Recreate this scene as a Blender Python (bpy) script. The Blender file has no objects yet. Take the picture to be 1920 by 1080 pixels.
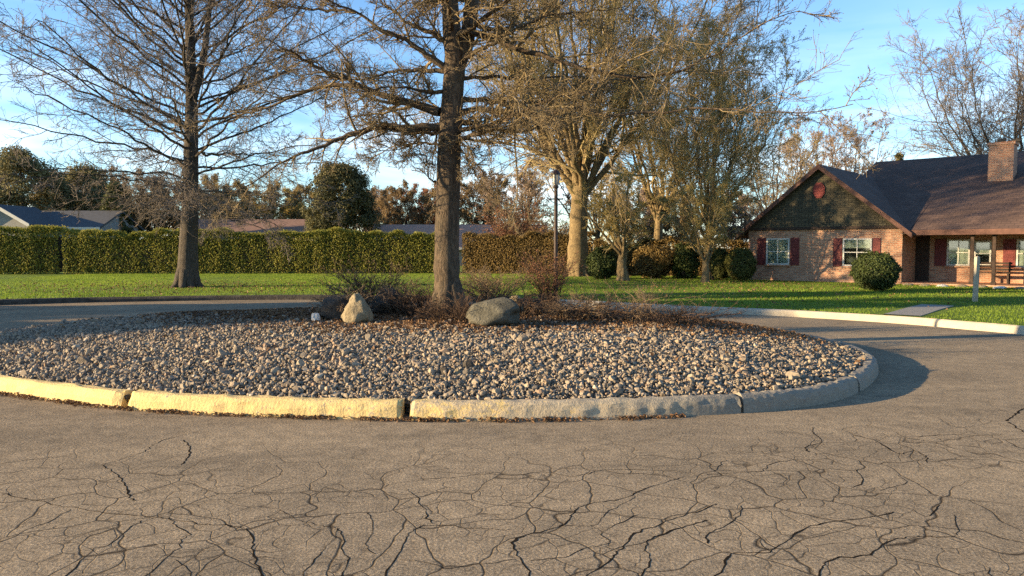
import bpy, math
import numpy as np
from mathutils import Vector, Matrix

rng = np.random.default_rng(11)
SC = bpy.context.scene
COL = SC.collection
F_PX = 1387.0
H = 1.6
TH = math.atan(75 / F_PX)
AZ = math.radians(11.5)      # sun comes from the left, a little behind the camera
EL = math.radians(11.5)

# ------------------------------------------------------------------ camera geometry
def ray(px, py):
    x = (px - 960) / F_PX
    y = (540 - py) / F_PX
    return np.array([x, math.cos(TH) + y * math.sin(TH), -math.sin(TH) + y * math.cos(TH)])

def W(px, py, Y):
    r = ray(px, py)
    return np.array([0, 0, H]) + r * (Y / r[1])

def G(px, py, z=0.0):
    r = ray(px, py)
    return np.array([0, 0, H]) + r * ((z - H) / r[2])

# ------------------------------------------------------------------ object helpers
def tag(o, label=None, cat=None, group=None, kind=None):
    if label: o['label'] = label
    if cat: o['category'] = cat
    if group: o['group'] = group
    if kind: o['kind'] = kind
    return o

def empty(name, loc, rz=0.0):
    o = bpy.data.objects.new(name, None)
    o.location = loc
    o.rotation_euler = (0, 0, rz)
    o.empty_display_size = 0.2
    COL.objects.link(o)
    return o

def mesh(name, V, Fs, mat, smooth=False, attr=None):
    V = np.asarray(V, dtype=np.float32)
    if not isinstance(Fs, list): Fs = [Fs]
    Fs = [np.asarray(f, dtype=np.int32) for f in Fs if len(f)]
    me = bpy.data.meshes.new(name)
    me.vertices.add(len(V))
    me.vertices.foreach_set('co', V.ravel())
    loops = np.concatenate([f.ravel() for f in Fs])
    sizes = np.concatenate([np.full(len(f), f.shape[1], dtype=np.int32) for f in Fs])
    starts = np.concatenate([[0], np.cumsum(sizes)[:-1]]).astype(np.int32)
    me.loops.add(len(loops))
    me.loops.foreach_set('vertex_index', loops)
    me.polygons.add(len(sizes))
    me.polygons.foreach_set('loop_start', starts)
    me.polygons.foreach_set('loop_total', sizes)
    me.polygons.foreach_set('use_smooth', np.full(len(sizes), smooth, dtype=bool))
    if attr is not None:
        a = me.attributes.new('rnd', 'FLOAT', 'POINT')
        a.data.foreach_set('value', np.asarray(attr, dtype=np.float32))
    me.update(calc_edges=True)
    me.validate()
    if mat: me.materials.append(mat)
    return me

def obj(name, V, Fs, mat, parent=None, origin=None, smooth=False, attr=None):
    """V in the parent's frame (or the world); origin moves the object's own origin there."""
    V = np.asarray(V, dtype=np.float64)
    org = np.zeros(3) if origin is None else np.asarray(origin, dtype=float)
    o = bpy.data.objects.new(name, mesh(name, V - org, Fs, mat, smooth, attr))
    o.location = org
    COL.objects.link(o)
    if parent is not None: o.parent = parent
    return o

class MB:
    """collects boxes, prisms and tubes into one mesh"""
    def __init__(s): s.V = []; s.T = []; s.Q = []; s.n = 0; s.A = []
    def add(s, V, T=(), Q=(), a=None):
        V = np.asarray(V, float)
        s.V.append(V)
        if len(T): s.T.append(np.asarray(T, int) + s.n)
        if len(Q): s.Q.append(np.asarray(Q, int) + s.n)
        s.A.append(np.full(len(V), 0.5) if a is None else np.broadcast_to(np.asarray(a, float), (len(V),)))
        s.n += len(V)
        return s
    def box(s, x0, x1, y0, y1, z0, z1):
        V = [(x0,y0,z0),(x1,y0,z0),(x1,y1,z0),(x0,y1,z0),(x0,y0,z1),(x1,y0,z1),(x1,y1,z1),(x0,y1,z1)]
        return s.add(V, Q=[(0,3,2,1),(4,5,6,7),(0,1,5,4),(1,2,6,5),(2,3,7,6),(3,0,4,7)])
    def prism(s, poly, axis, a0, a1):
        """poly: list of 2D points, extruded along axis ('x': (y,z) poly, 'y': (x,z) poly)"""
        n = len(poly)
        def p(u, w, a): return (a, u, w) if axis == 'x' else (u, a, w)
        V = [p(u, w, a0) for u, w in poly] + [p(u, w, a1) for u, w in poly]
        Q = [(i, (i+1) % n, n + (i+1) % n, n + i) for i in range(n)]
        c0 = np.mean(V[:n], axis=0); c1 = np.mean(V[n:], axis=0)
        V += [c0, c1]
        T = [(2*n, (i+1) % n, i) for i in range(n)] + [(2*n+1, n+i, n+(i+1) % n) for i in range(n)]
        return s.add(V, T=T, Q=Q)
    def tube(s, pts, rad, sides=8, cap=True):
        V, Q = tubes(np.asarray([pts], float), np.asarray([rad], float) if np.ndim(rad) else np.full((1, len(pts)), float(rad)), sides)
        n = len(V)
        T = []
        if cap:
            V = np.vstack([V, pts[0], pts[-1]])
            T = [(n, (i+1) % sides, i) for i in range(sides)] + [(n+1, n-sides+i, n-sides+(i+1) % sides) for i in range(sides)]
        return s.add(V, T=T, Q=Q)
    def lathe(s, prof, c=(0,0,0), sides=16):
        pts = [(c[0], c[1], c[2] + z) for r, z in prof]
        a = np.linspace(0, 2*np.pi, sides, endpoint=False)
        V = np.concatenate([np.stack([c[0] + r*np.cos(a), c[1] + r*np.sin(a), np.full(sides, c[2]+z)], 1) for r, z in prof])
        Q = [(j*sides+i, j*sides+(i+1) % sides, (j+1)*sides+(i+1) % sides, (j+1)*sides+i) for j in range(len(prof)-1) for i in range(sides)]
        return s.add(V, Q=Q)
    def build(s, name, mat, parent=None, origin=None, smooth=False):
        Fs = []
        if s.T: Fs.append(np.concatenate(s.T))
        if s.Q: Fs.append(np.concatenate(s.Q))
        return obj(name, np.concatenate(s.V), Fs, mat, parent, origin, smooth, np.concatenate(s.A))

def tubes(P, R, S):
    """M polylines of N points -> tube vertices and quads"""
    M, N, _ = P.shape
    T = np.gradient(P, axis=1)
    T /= np.linalg.norm(T, axis=2, keepdims=True) + 1e-9
    mean = T.mean(1)
    ref = np.where(np.abs(mean[:, 2:3]) > 0.8, np.array([[1.0, 0, 0]]), np.array([[0, 0, 1.0]]))[:, None, :]
    U = np.cross(T, ref)
    U /= np.linalg.norm(U, axis=2, keepdims=True) + 1e-9
    B = np.cross(T, U)
    a = np.linspace(0, 2*np.pi, S, endpoint=False)
    V = P[:, :, None, :] + R[:, :, None, None] * (np.cos(a)[None, None, :, None] * U[:, :, None, :] + np.sin(a)[None, None, :, None] * B[:, :, None, :])
    V = V.reshape(-1, 3)
    m = np.arange(M)[:, None, None] * N * S
    n = np.arange(N-1)[None, :, None] * S
    s0 = np.arange(S)[None, None, :]
    s1 = (s0 + 1) % S
    Q = np.stack([m+n+s0, m+n+s1, m+n+S+s1, m+n+S+s0], -1).reshape(-1, 4)
    return V, Q

def join(parts):
    """list of (V,Q) -> one"""
    Vs, Qs, n = [], [], 0
    for V, Q in parts:
        Vs.append(V); Qs.append(Q + n); n += len(V)
    return np.concatenate(Vs), np.concatenate(Qs)

def unit(v): return v / (np.linalg.norm(v, axis=-1, keepdims=True) + 1e-9)

def resample(pts, n, jit=0.0):
    """Catmull-Rom through pts, n points"""
    p = np.asarray(pts, float)
    k = len(p)
    t = np.linspace(0, k-1, n)
    i = np.clip(t.astype(int), 0, k-2); u = (t - i)[:, None]
    p0 = p[np.maximum(i-1, 0)]; p1 = p[i]; p2 = p[i+1]; p3 = p[np.minimum(i+2, k-1)]
    q = 0.5*((2*p1) + (-p0+p2)*u + (2*p0-5*p1+4*p2-p3)*u**2 + (-p0+3*p1-3*p2+p3)*u**3)
    if jit:
        q[1:-1] += rng.normal(0, jit, (n-2, 3))
    return q

def grow(P, R, K, t0, t1, ang, lenr, n, up=0.0, jit=0.15, rr=0.6, rmin=0.003, flat=0.0, lmin=0.0, tipk=0.6):
    """children of M polylines, K each"""
    M, N, _ = P.shape
    L = np.linalg.norm(np.diff(P, axis=1), axis=2).sum(1)
    k = np.tile(np.arange(K), M); idx = np.repeat(np.arange(M), K)
    m = M*K
    t = t0 + (t1-t0) * (k + rng.random(m)) / K
    fi = t*(N-1); i = np.clip(fi.astype(int), 0, N-2); u = (fi - i)
    pos = P[idx, i]*(1-u)[:, None] + P[idx, i+1]*u[:, None]
    T = unit(P[idx, i+1] - P[idx, i])
    rv = rng.normal(size=(m, 3)); rv[:, 2] *= (1-flat)
    perp = unit(rv - (rv*T).sum(1, keepdims=True)*T)
    a = ang*(0.65 + 0.7*rng.random(m))
    D = np.cos(a)[:, None]*T + np.sin(a)[:, None]*perp
    ln = np.maximum(L[idx]*lenr*(1 - tipk*t)*(0.55 + 0.9*rng.random(m)), lmin)
    walk = np.cumsum(rng.normal(0, jit, (m, n-1, 3)), axis=1)
    st = D[:, None, :] + walk
    st[:, :, 2] += up*np.linspace(0.2, 1, n-1)[None, :]
    st = unit(st) * (ln/(n-1))[:, None, None]
    Q = np.concatenate([pos[:, None, :], pos[:, None, :] + np.cumsum(st, axis=1)], axis=1)
    rb = R[idx, i]*(1-u) + R[idx, i+1]*u
    r0 = np.maximum(rb*rr*(0.7+0.5*rng.random(m)), rmin)
    taper = np.linspace(1, 0, n)[None, :]
    RR = np.maximum(r0[:, None]*(0.25 + 0.75*taper), rmin*0.7)
    return Q, RR

def cards(C, size, nrm=None, wob=1.0, aspect=0.6):
    """leaf-like rhombs at points C"""
    m = len(C)
    n = rng.normal(size=(m, 3))
    if nrm is not None: n = nrm + n*wob
    n = unit(n)
    a = unit(np.cross(n, rng.normal(size=(m, 3))))
    b = np.cross(n, a)
    s = (size*(0.6 + 0.8*rng.random(m)))[:, None]
    bend = n*s*0.25
    V = np.stack([C - a*s, C + b*s*aspect + bend, C + a*s, C - b*s*aspect + bend], 1).reshape(-1, 3)
    F = np.arange(4*m).reshape(m, 4)
    return V, F, np.repeat(rng.random(m), 4)

# ------------------------------------------------------------------ materials
class NT:
    def __init__(s, name):
        s.m = bpy.data.materials.new(name); s.m.use_nodes = True
        s.t = s.m.node_tree; s.t.nodes.clear()
        s.out = s.t.nodes.new('ShaderNodeOutputMaterial')
        s.b = s.t.nodes.new('ShaderNodeBsdfPrincipled')
        s.t.links.new(s.b.outputs[0], s.out.inputs[0])
    def n(s, kind, **kw):
        nd = s.t.nodes.new('ShaderNode' + kind)
        for k, v in kw.items():
            if hasattr(nd, k) and k not in nd.inputs: setattr(nd, k, v)
            else: s.set(nd.inputs[k], v)
        return nd
    def set(s, inp, v):
        if isinstance(v, bpy.types.NodeSocket): s.t.links.new(v, inp)
        elif isinstance(v, bpy.types.Node): s.t.links.new(v.outputs[0], inp)
        elif isinstance(v, (tuple, list)) and len(v) == 3 and inp.type == 'RGBA': inp.default_value = (*v, 1)
        else: inp.default_value = v
    def pos(s): return s.n('NewGeometry').outputs['Position']
    def ocoord(s): return s.n('TexCoord').outputs['Object']
    def noise(s, vec, scale, detail=4, rough=0.6, dist=0.0):
        nd = s.n('TexNoise', Scale=scale, Detail=detail, Roughness=rough, Distortion=dist)
        s.set(nd.inputs['Vector'], vec)
        return nd.outputs['Fac']
    def ramp(s, fac, stops):
        nd = s.n('ValToRGB'); s.set(nd.inputs[0], fac)
        e = nd.color_ramp.elements
        while len(e) < len(stops): e.new(0.5)
        for el, (p, c) in zip(e, stops):
            el.position = p; el.color = (*c, 1) if len(c) == 3 else c
        return nd.outputs[0]
    def mix(s, fac, a, b, mode='MIX'):
        nd = s.t.nodes.new('ShaderNodeMix'); nd.data_type = 'RGBA'; nd.blend_type = mode
        s.set(nd.inputs[0], fac); s.set(nd.inputs[6], a); s.set(nd.inputs[7], b)
        return nd.outputs[2]
    def math(s, op, a, b=0.0, c=None, clamp=False):
        nd = s.t.nodes.new('ShaderNodeMath'); nd.operation = op; nd.use_clamp = clamp
        s.set(nd.inputs[0], a); s.set(nd.inputs[1], b)
        if c is not None: s.set(nd.inputs[2], c)
        return nd.outputs[0]
    def scale(s, vec, sx, sy, sz):
        nd = s.n('Mapping'); s.set(nd.inputs['Vector'], vec); nd.inputs['Scale'].default_value = (sx, sy, sz)
        return nd.outputs[0]
    def bump(s, h, strength=0.5, dist=0.02):
        nd = s.n('Bump', Strength=strength, Distance=dist); s.set(nd.inputs['Height'], h)
        s.set(s.b.inputs['Normal'], nd.outputs[0])
    def done(s, col, rough=0.85, spec=0.3):
        s.set(s.b.inputs['Base Color'], col); s.set(s.b.inputs['Roughness'], rough)
        s.b.inputs['Specular IOR Level'].default_value = spec
        return s.m

def attr_of(nt): return nt.n('Attribute', attribute_name='rnd').outputs['Fac']

def simple(name, c1, c2, scale=3.0, rough=0.8, detail=5, bump=0.0, obj=True, spec=0.3):
    t = NT(name); p = t.ocoord() if obj else t.pos()
    f = t.noise(p, scale, detail)
    if bump: t.bump(f, bump)
    return t.done(t.ramp(f, [(0.3, c1), (0.7, c2)]), rough, spec)

def bark(name, c1, c2, c3):
    t = NT(name); p = t.pos()
    a = t.noise(t.scale(p, 1, 1, 0.3), 20, 6, 0.7, 1.2)
    b = t.noise(p, 3.0, 4)
    col = t.mix(t.ramp(b, [(0.4, (0, 0, 0)), (0.65, (1, 1, 1))]), t.ramp(a, [(0.36, c1), (0.62, c2)]), c3)
    col = t.mix(0.55, col, t.ramp(a, [(0.36, c1), (0.62, c2)]))
    t.bump(a, 1.0, 0.05)
    return t.done(col, 0.9, 0.2)

def leafmat(name, stops, trans=0.25, rough=0.7):
    t = NT(name)
    r = attr_of(t)
    big = t.noise(t.pos(), 0.9, 3)
    f = t.math('ADD', t.math('MULTIPLY', r, 0.7), t.math('MULTIPLY', t.math('SUBTRACT', big, 0.35), 0.9), clamp=True)
    n = len(stops)
    col = t.ramp(f, [(i/(n-1)*0.9+0.05, c) for i, c in enumerate(stops)])
    t.done(col, rough, 0.25)
    tr = t.n('BsdfTranslucent'); t.set(tr.inputs[0], col)
    mx = t.n('MixShader'); mx.inputs[0].default_value = trans
    t.t.links.new(t.b.outputs[0], mx.inputs[1]); t.t.links.new(tr.outputs[0], mx.inputs[2])
    t.t.links.new(mx.outputs[0], t.out.inputs[0])
    return t.m

M = {}
M['bark_oak'] = bark('oak_bark', (0.03, 0.022, 0.016), (0.15, 0.105, 0.068), (0.10, 0.085, 0.06))
M['bark_twig'] = bark('twig_bark', (0.12, 0.09, 0.052), (0.33, 0.25, 0.14), (0.24, 0.185, 0.108))
M['bark_grey'] = bark('grey_bark', (0.028, 0.023, 0.019), (0.105, 0.085, 0.066), (0.075, 0.062, 0.05))
M['twig_grey'] = bark('grey_twig_bark', (0.11, 0.09, 0.075), (0.25, 0.205, 0.17), (0.19, 0.158, 0.13))
M['bark_maple'] = bark('maple_bark', (0.07, 0.048, 0.026), (0.27, 0.195, 0.10), (0.17, 0.122, 0.062))
M['twig_olive'] = bark('olive_twig_bark', (0.20, 0.152, 0.078), (0.44, 0.34, 0.17), (0.34, 0.262, 0.13))
M['twig_red'] = bark('red_twig_bark', (0.055, 0.034, 0.024), (0.14, 0.088, 0.056), (0.10, 0.062, 0.042))
M['twig_tan'] = bark('tan_twig_bark', (0.13, 0.09, 0.055), (0.27, 0.19, 0.12), (0.2, 0.14, 0.09))
M['buds_olive'] = leafmat('olive_buds', [(0.17, 0.12, 0.045), (0.30, 0.22, 0.085), (0.42, 0.32, 0.135)], 0.4)
M['buds_gold'] = leafmat('golden_buds', [(0.19, 0.14, 0.04), (0.34, 0.255, 0.08), (0.47, 0.36, 0.125)], 0.4)
M['buds_brown'] = leafmat('brown_buds', [(0.13, 0.088, 0.045), (0.24, 0.165, 0.085), (0.33, 0.235, 0.12)], 0.4)
M['buds_red'] = leafmat('red_buds', [(0.14, 0.055, 0.03), (0.25, 0.11, 0.06), (0.30, 0.17, 0.09)])
M['buds_pink'] = leafmat('pink_buds', [(0.20, 0.14, 0.11), (0.30, 0.22, 0.17), (0.38, 0.29, 0.22)])
M['needles'] = leafmat('evergreen_needles', [(0.035, 0.043, 0.018), (0.085, 0.09, 0.03), (0.14, 0.13, 0.046)], 0.2)
M['leaf_dull'] = leafmat('dull_leaves', [(0.09, 0.085, 0.04), (0.18, 0.155, 0.065), (0.26, 0.21, 0.09)], 0.3)
M['leaf_ever'] = leafmat('olive_evergreen_sprays', [(0.045, 0.045, 0.02), (0.10, 0.092, 0.036), (0.16, 0.135, 0.055)], 0.2)
M['hedge'] = leafmat('hedge_sprays', [(0.10, 0.115, 0.02), (0.25, 0.24, 0.044), (0.38, 0.335, 0.08)], 0.35)
M['hedge_brown'] = leafmat('brown_hedge_sprays', [(0.06, 0.045, 0.016), (0.16, 0.105, 0.034), (0.24, 0.16, 0.052)], 0.2)
M['shrub_dark'] = leafmat('dark_shrub_leaves', [(0.018, 0.028, 0.008), (0.042, 0.058, 0.014), (0.07, 0.085, 0.02)], 0.1)
M['shrub_olive'] = leafmat('olive_shrub_leaves', [(0.03, 0.04, 0.009), (0.075, 0.08, 0.018), (0.12, 0.11, 0.03)], 0.1)
M['dead_leaf'] = leafmat('dead_leaves', [(0.06, 0.032, 0.018), (0.16, 0.085, 0.04), (0.28, 0.17, 0.085)], 0.15)
M['grass'] = leafmat('grass_blades', [(0.09, 0.145, 0.014), (0.175, 0.25, 0.027), (0.26, 0.31, 0.045)], 0.45)

def m_lawn():
    t = NT('lawn_turf'); p = t.pos()
    a = t.noise(p, 0.35, 5, 0.6); b = t.noise(p, 9, 6, 0.75); c = t.noise(t.scale(p, 0.12, 1.0, 1), 1.1, 3)
    col = t.ramp(t.math('ADD', t.math('MULTIPLY', a, 0.5), t.math('MULTIPLY', c, 0.5)), [(0.35, (0.10, 0.155, 0.015)), (0.5, (0.155, 0.225, 0.023)), (0.66, (0.225, 0.28, 0.04))])
    col = t.mix(t.ramp(b, [(0.35, (0.55,)*3), (0.7, (0, 0, 0))]), col, (0.03, 0.05, 0.008))
    t.bump(b, 1.0, 0.08)
    return t.done(col, 0.9, 0.15)
M['lawn'] = m_lawn()

def m_road():
    t = NT('old_asphalt'); p = t.pos()
    agg = t.noise(p, 55, 4, 0.8)
    agg2 = t.n('TexVoronoi', Scale=120.0); t.set(agg2.inputs['Vector'], p)
    mid = t.noise(p, 7, 5, 0.65)
    big = t.noise(t.scale(p, 0.6, 1.2, 1), 0.55, 5, 0.6, 0.4)
    col = t.ramp(big, [(0.3, (0.215, 0.172, 0.122)), (0.5, (0.29, 0.228, 0.157)), (0.7, (0.35, 0.273, 0.183))])
    col = t.mix(0.55, col, t.ramp(mid, [(0.3, (0.55, 0.55, 0.56)), (0.7, (1.35, 1.32, 1.28))]), 'MULTIPLY')
    col = t.mix(0.85, col, t.ramp(agg, [(0.32, (0.30, 0.30, 0.31)), (0.5, (0.92, 0.92, 0.92)), (0.68, (1.95, 1.88, 1.75))]), 'MULTIPLY')
    sp = t.ramp(t.n('SeparateColor', Color=agg2.outputs['Color']).outputs[0], [(0.86, (0, 0, 0)), (0.9, (1, 1, 1))])
    col = t.mix(t.math('MULTIPLY', sp, 0.3), col, (0.36, 0.31, 0.24))
    # fine crazing: distorted cells, broken up by a mask, more of it in patches of failed asphalt
    wob = t.n('TexNoise', Scale=1.6, Detail=2.5, Roughness=0.5); t.set(wob.inputs['Vector'], p)
    off = t.n('VectorMath', operation='SCALE'); t.set(off.inputs[0], wob.outputs['Color']); off.inputs['Scale'].default_value = 0.5
    pv = t.n('VectorMath', operation='ADD'); t.set(pv.inputs[0], p); t.set(pv.inputs[1], off.outputs[0])
    def cracks(scale, w, lo, hi, ms):
        v = t.n('TexVoronoi', feature='DISTANCE_TO_EDGE', Scale=scale); t.set(v.inputs['Vector'], pv.outputs[0])
        line = t.ramp(v.outputs['Distance'], [(0.0, (1, 1, 1)), (w, (0, 0, 0))])
        mk = t.ramp(t.noise(p, ms, 3), [(lo, (0, 0, 0)), (hi, (1, 1, 1))])
        halo = t.ramp(v.outputs['Distance'], [(0.0, (1, 1, 1)), (w*5, (0, 0, 0))])
        return t.math('MULTIPLY', line, mk), t.math('MULTIPLY', halo, mk)
    c1, h1 = cracks(1.9, 0.0175, 0.28, 0.40, 0.7)
    c2, h2 = cracks(4.6, 0.025, 0.42, 0.52, 0.8)
    ck = t.math('MAXIMUM', c1, t.math('MULTIPLY', c2, 0.75))
    # the cracked ground lies on the side the camera stands; the ring behind is sounder
    sx = t.n('SeparateXYZ'); t.set(sx.inputs[0], p)
    near = t.ramp(t.math('MULTIPLY', t.math('SUBTRACT', sx.outputs[1], t.math('MULTIPLY', t.math('MAXIMUM', sx.outputs[0], 0.0), 0.3)), 0.1), [(0.48, (1, 1, 1)), (0.62, (0.08,)*3)])
    ck = t.math('MULTIPLY', ck, near)
    hl = t.math('MULTIPLY', t.math('MAXIMUM', h1, h2), near)
    stain = t.ramp(t.noise(t.scale(p, 0.5, 1.0, 1), 1.1, 6, 0.7, 0.8), [(0.52, (0, 0, 0)), (0.72, (0.5,)*3)])
    col = t.mix(stain, col, (0.10, 0.085, 0.065))
    grit = t.ramp(t.noise(p, 24, 5, 0.8), [(0.55, (0, 0, 0)), (0.68, (1, 1, 1))])
    col = t.mix(t.math('MULTIPLY', t.math('MULTIPLY', hl, grit), 0.6), col, (0.07, 0.056, 0.042))
    col = t.mix(t.math('MULTIPLY', ck, 0.95), col, (0.03, 0.024, 0.019))
    h = t.math('SUBTRACT', t.math('ADD', agg, t.math('MULTIPLY', mid, 0.8)), t.math('MULTIPLY', ck, 0.5))
    t.bump(h, 0.55, 0.012)
    return t.done(col, 1.0, 0.0)
M['road'] = m_road()
M['crack'] = simple('crack_fill', (0.012, 0.010, 0.008), (0.03, 0.024, 0.019), 30, 1.0, spec=0.0)

def m_kerb():
    t = NT('worn_yellow_kerb'); p = t.pos()
    sx = t.n('SeparateXYZ'); t.set(sx.inputs[0], p)
    n1 = t.noise(p, 7, 6, 0.7); n2 = t.noise(p, 38, 4, 0.7); n3 = t.noise(p, 1.3, 3)
    conc = t.mix(n2, (0.25, 0.20, 0.135), (0.55, 0.45, 0.31))
    conc = t.mix(t.ramp(n1, [(0.5, (0, 0, 0)), (0.72, (0.8,)*3)]), conc, (0.13, 0.12, 0.105))
    yel = t.mix(n1, (0.48, 0.34, 0.13), (0.66, 0.50, 0.235))
    # the paint is whole at the left and worn off towards the right
    wear = t.math('ADD', t.math('MULTIPLY', sx.outputs[0], 0.16), t.math('MULTIPLY', t.math('ADD', n1, t.math('MULTIPLY', n2, 0.8)), 0.9))
    wear = t.ramp(t.math('ADD', wear, t.math('MULTIPLY', n3, 0.5)), [(0.85, (0, 0, 0)), (1.75, (1, 1, 1))])
    chip = t.ramp(t.math('ADD', t.math('MULTIPLY', n1, 0.5), t.math('MULTIPLY', n2, 0.5)), [(0.585, (0, 0, 0)), (0.605, (1, 1, 1))])
    far = t.ramp(t.math('MULTIPLY', sx.outputs[1], 0.05), [(0.58, (0, 0, 0)), (0.68, (1, 1, 1))])
    conc = t.mix(t.ramp(t.math('ADD', t.math('MULTIPLY', sx.outputs[0], 0.25), n3), [(0.75, (0, 0, 0)), (1.15, (0.8,)*3)]), conc, t.mix(n2, (0.10, 0.092, 0.078), (0.26, 0.235, 0.195)))  # shade on the right part put into a darker concrete colour
    fac = t.math('MAXIMUM', t.math('MAXIMUM', wear, chip), far)
    col = t.mix(fac, yel, conc)
    t.bump(t.math('ADD', n2, n1), 0.7, 0.015)
    return t.done(col, 0.85, 0.3)
M['kerb'] = m_kerb()

def m_conc(name, a, b):
    t = NT(name); p = t.pos()
    n1 = t.noise(p, 3.5, 6, 0.7); n2 = t.noise(p, 45, 4, 0.7)
    col = t.mix(t.math('MULTIPLY', t.math('ADD', n1, n2), 0.5), a, b)
    t.bump(n2, 0.6, 0.012)
    return t.done(col, 0.88)
M['concrete'] = m_conc('weathered_concrete', (0.20, 0.17, 0.13), (0.62, 0.53, 0.40))
M['path'] = m_conc('path_concrete', (0.17, 0.16, 0.14), (0.28, 0.26, 0.225))

def m_gravel():
    t = NT('river_stones'); r = attr_of(t)
    col = t.ramp(r, [(0.0, (0.115, 0.09, 0.068)), (0.25, (0.20, 0.162, 0.118)), (0.5, (0.25, 0.20, 0.145)), (0.75, (0.30, 0.24, 0.17)), (0.93, (0.26, 0.175, 0.115)), (1.0, (0.42, 0.355, 0.27))])
    n = t.noise(t.pos(), 55, 4, 0.65)
    col = t.mix(0.6, col, t.ramp(n, [(0.3, (0.6,)*3), (0.7, (1.3,)*3)]), 'MULTIPLY')
    t.bump(n, 0.4, 0.01)
    return t.done(col, 0.82, 0.3)
M['gravel'] = m_gravel()
M['soil'] = simple('dark_soil', (0.07, 0.052, 0.037), (0.18, 0.135, 0.095), 14, 0.95, 6, 0.8, obj=False)

def m_rock(name, a, b, c, sc=5):
    t = NT(name); p = t.ocoord()
    n1 = t.noise(p, sc, 6, 0.65); n2 = t.noise(p, sc*7, 4, 0.7)
    col = t.ramp(t.math('ADD', t.math('MULTIPLY', n1, 0.65), t.math('MULTIPLY', n2, 0.35)), [(0.33, a), (0.5, b), (0.66, c)])
    t.bump(t.math('ADD', n1, t.math('MULTIPLY', n2, 0.6)), 0.9, 0.05)
    return t.done(col, 0.88, 0.25)
M['rock_tan'] = m_rock('tan_boulder', (0.12, 0.095, 0.055), (0.25, 0.20, 0.125), (0.35, 0.29, 0.19))
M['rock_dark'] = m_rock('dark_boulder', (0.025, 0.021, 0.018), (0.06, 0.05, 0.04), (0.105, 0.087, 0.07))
M['rock_grey'] = m_rock('grey_boulder', (0.045, 0.042, 0.03), (0.092, 0.085, 0.064), (0.155, 0.143, 0.11))
M['rock_white'] = m_rock('white_stone', (0.45, 0.41, 0.36), (0.62, 0.58, 0.52), (0.74, 0.7, 0.64))

def m_brick():
    t = NT('pink_brick')
    p = t.ocoord(); s = t.n('SeparateXYZ'); t.set(s.inputs[0], p)
    c = t.n('CombineXYZ'); t.set(c.inputs[0], t.math('ADD', s.outputs[0], s.outputs[1])); t.set(c.inputs[1], s.outputs[2])
    b = t.n('TexBrick', Scale=1.0); t.set(b.inputs['Vector'], c.outputs[0])
    b.inputs['Brick Width'].default_value = 0.22; b.inputs['Row Height'].default_value = 0.075
    b.inputs['Mortar Size'].default_value = 0.008; b.inputs['Bias'].default_value = 0.0
    t.set(b.inputs['Color1'], (0.30, 0.135, 0.08)); t.set(b.inputs['Color2'], (0.46, 0.25, 0.152)); t.set(b.inputs['Mortar'], (0.36, 0.30, 0.225))
    n = t.noise(p, 1.2, 4); n2 = t.noise(p, 26, 4)
    col = t.mix(0.5, b.outputs['Color'], t.ramp(n, [(0.3, (0.65, 0.6, 0.58)), (0.7, (1.25, 1.2, 1.15))]), 'MULTIPLY')
    col = t.mix(0.3, col, t.ramp(n2, [(0.3, (0.6,)*3), (0.7, (1.3,)*3)]), 'MULTIPLY')
    t.bump(b.outputs['Fac'], -0.4, 0.01)
    return t.done(col, 0.88, 0.2)
M['brick'] = m_brick()

def m_shingle(name, axis, a, b, c):
    t = NT(name); p = t.ocoord(); s = t.n('SeparateXYZ'); t.set(s.inputs[0], p)
    cv = t.n('CombineXYZ'); t.set(cv.inputs[0], s.outputs[axis]); t.set(cv.inputs[1], t.math('MULTIPLY', s.outputs[2], 1.9))
    br = t.n('TexBrick', Scale=1.0); t.set(br.inputs['Vector'], cv.outputs[0])
    br.inputs['Brick Width'].default_value = 0.3; br.inputs['Row Height'].default_value = 0.17
    br.inputs['Mortar Size'].default_value = 0.012
    t.set(br.inputs['Color1'], a); t.set(br.inputs['Color2'], b); t.set(br.inputs['Mortar'], c)
    n = t.noise(p, 0.8, 5); n2 = t.noise(p, 14, 5)
    col = t.mix(0.6, br.outputs['Color'], t.ramp(n, [(0.3, (0.65,)*3), (0.7, (1.3,)*3)]), 'MULTIPLY')
    col = t.mix(0.4, col, t.ramp(n2, [(0.3, (0.6,)*3), (0.7, (1.3,)*3)]), 'MULTIPLY')
    t.bump(br.outputs['Fac'], -0.5, 0.02)
    return t.done(col, 0.85, 0.25)
M['roof_x'] = m_shingle('brown_roof_shingles', 0, (0.09, 0.056, 0.042), (0.12, 0.075, 0.056), (0.06, 0.039, 0.03))
M['roof_y'] = m_shingle('wing_roof_shingles', 1, (0.085, 0.055, 0.042), (0.11, 0.072, 0.055), (0.055, 0.037, 0.03))
M['siding'] = m_shingle('brown_cedar_shingles', 0, (0.06, 0.05, 0.032), (0.10, 0.082, 0.05), (0.02, 0.017, 0.012))
M['wood_dark'] = simple('dark_brown_wood', (0.028, 0.017, 0.012), (0.065, 0.04, 0.028), 8)
M['fascia'] = simple('redwood_fascia', (0.07, 0.034, 0.025), (0.135, 0.066, 0.048), 5)
M['shutter'] = simple('dark_red_paint', (0.10, 0.018, 0.016), (0.17, 0.03, 0.026), 6, 0.6)
M['vent'] = simple('red_vent_paint', (0.16, 0.022, 0.018), (0.26, 0.04, 0.03), 6, 0.6)
M['white'] = simple('white_paint', (0.42, 0.40, 0.36), (0.56, 0.54, 0.48), 6, 0.6)
M['curtain'] = simple('pale_curtain', (0.50, 0.48, 0.40), (0.74, 0.71, 0.60), 5, 0.9)
M['dark_room'] = simple('dark_interior', (0.012, 0.012, 0.013), (0.03, 0.028, 0.028), 3, 0.9)
M['lamp_paint'] = simple('brown_black_metal', (0.022, 0.014, 0.012), (0.055, 0.032, 0.025), 20, 0.5)
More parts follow.
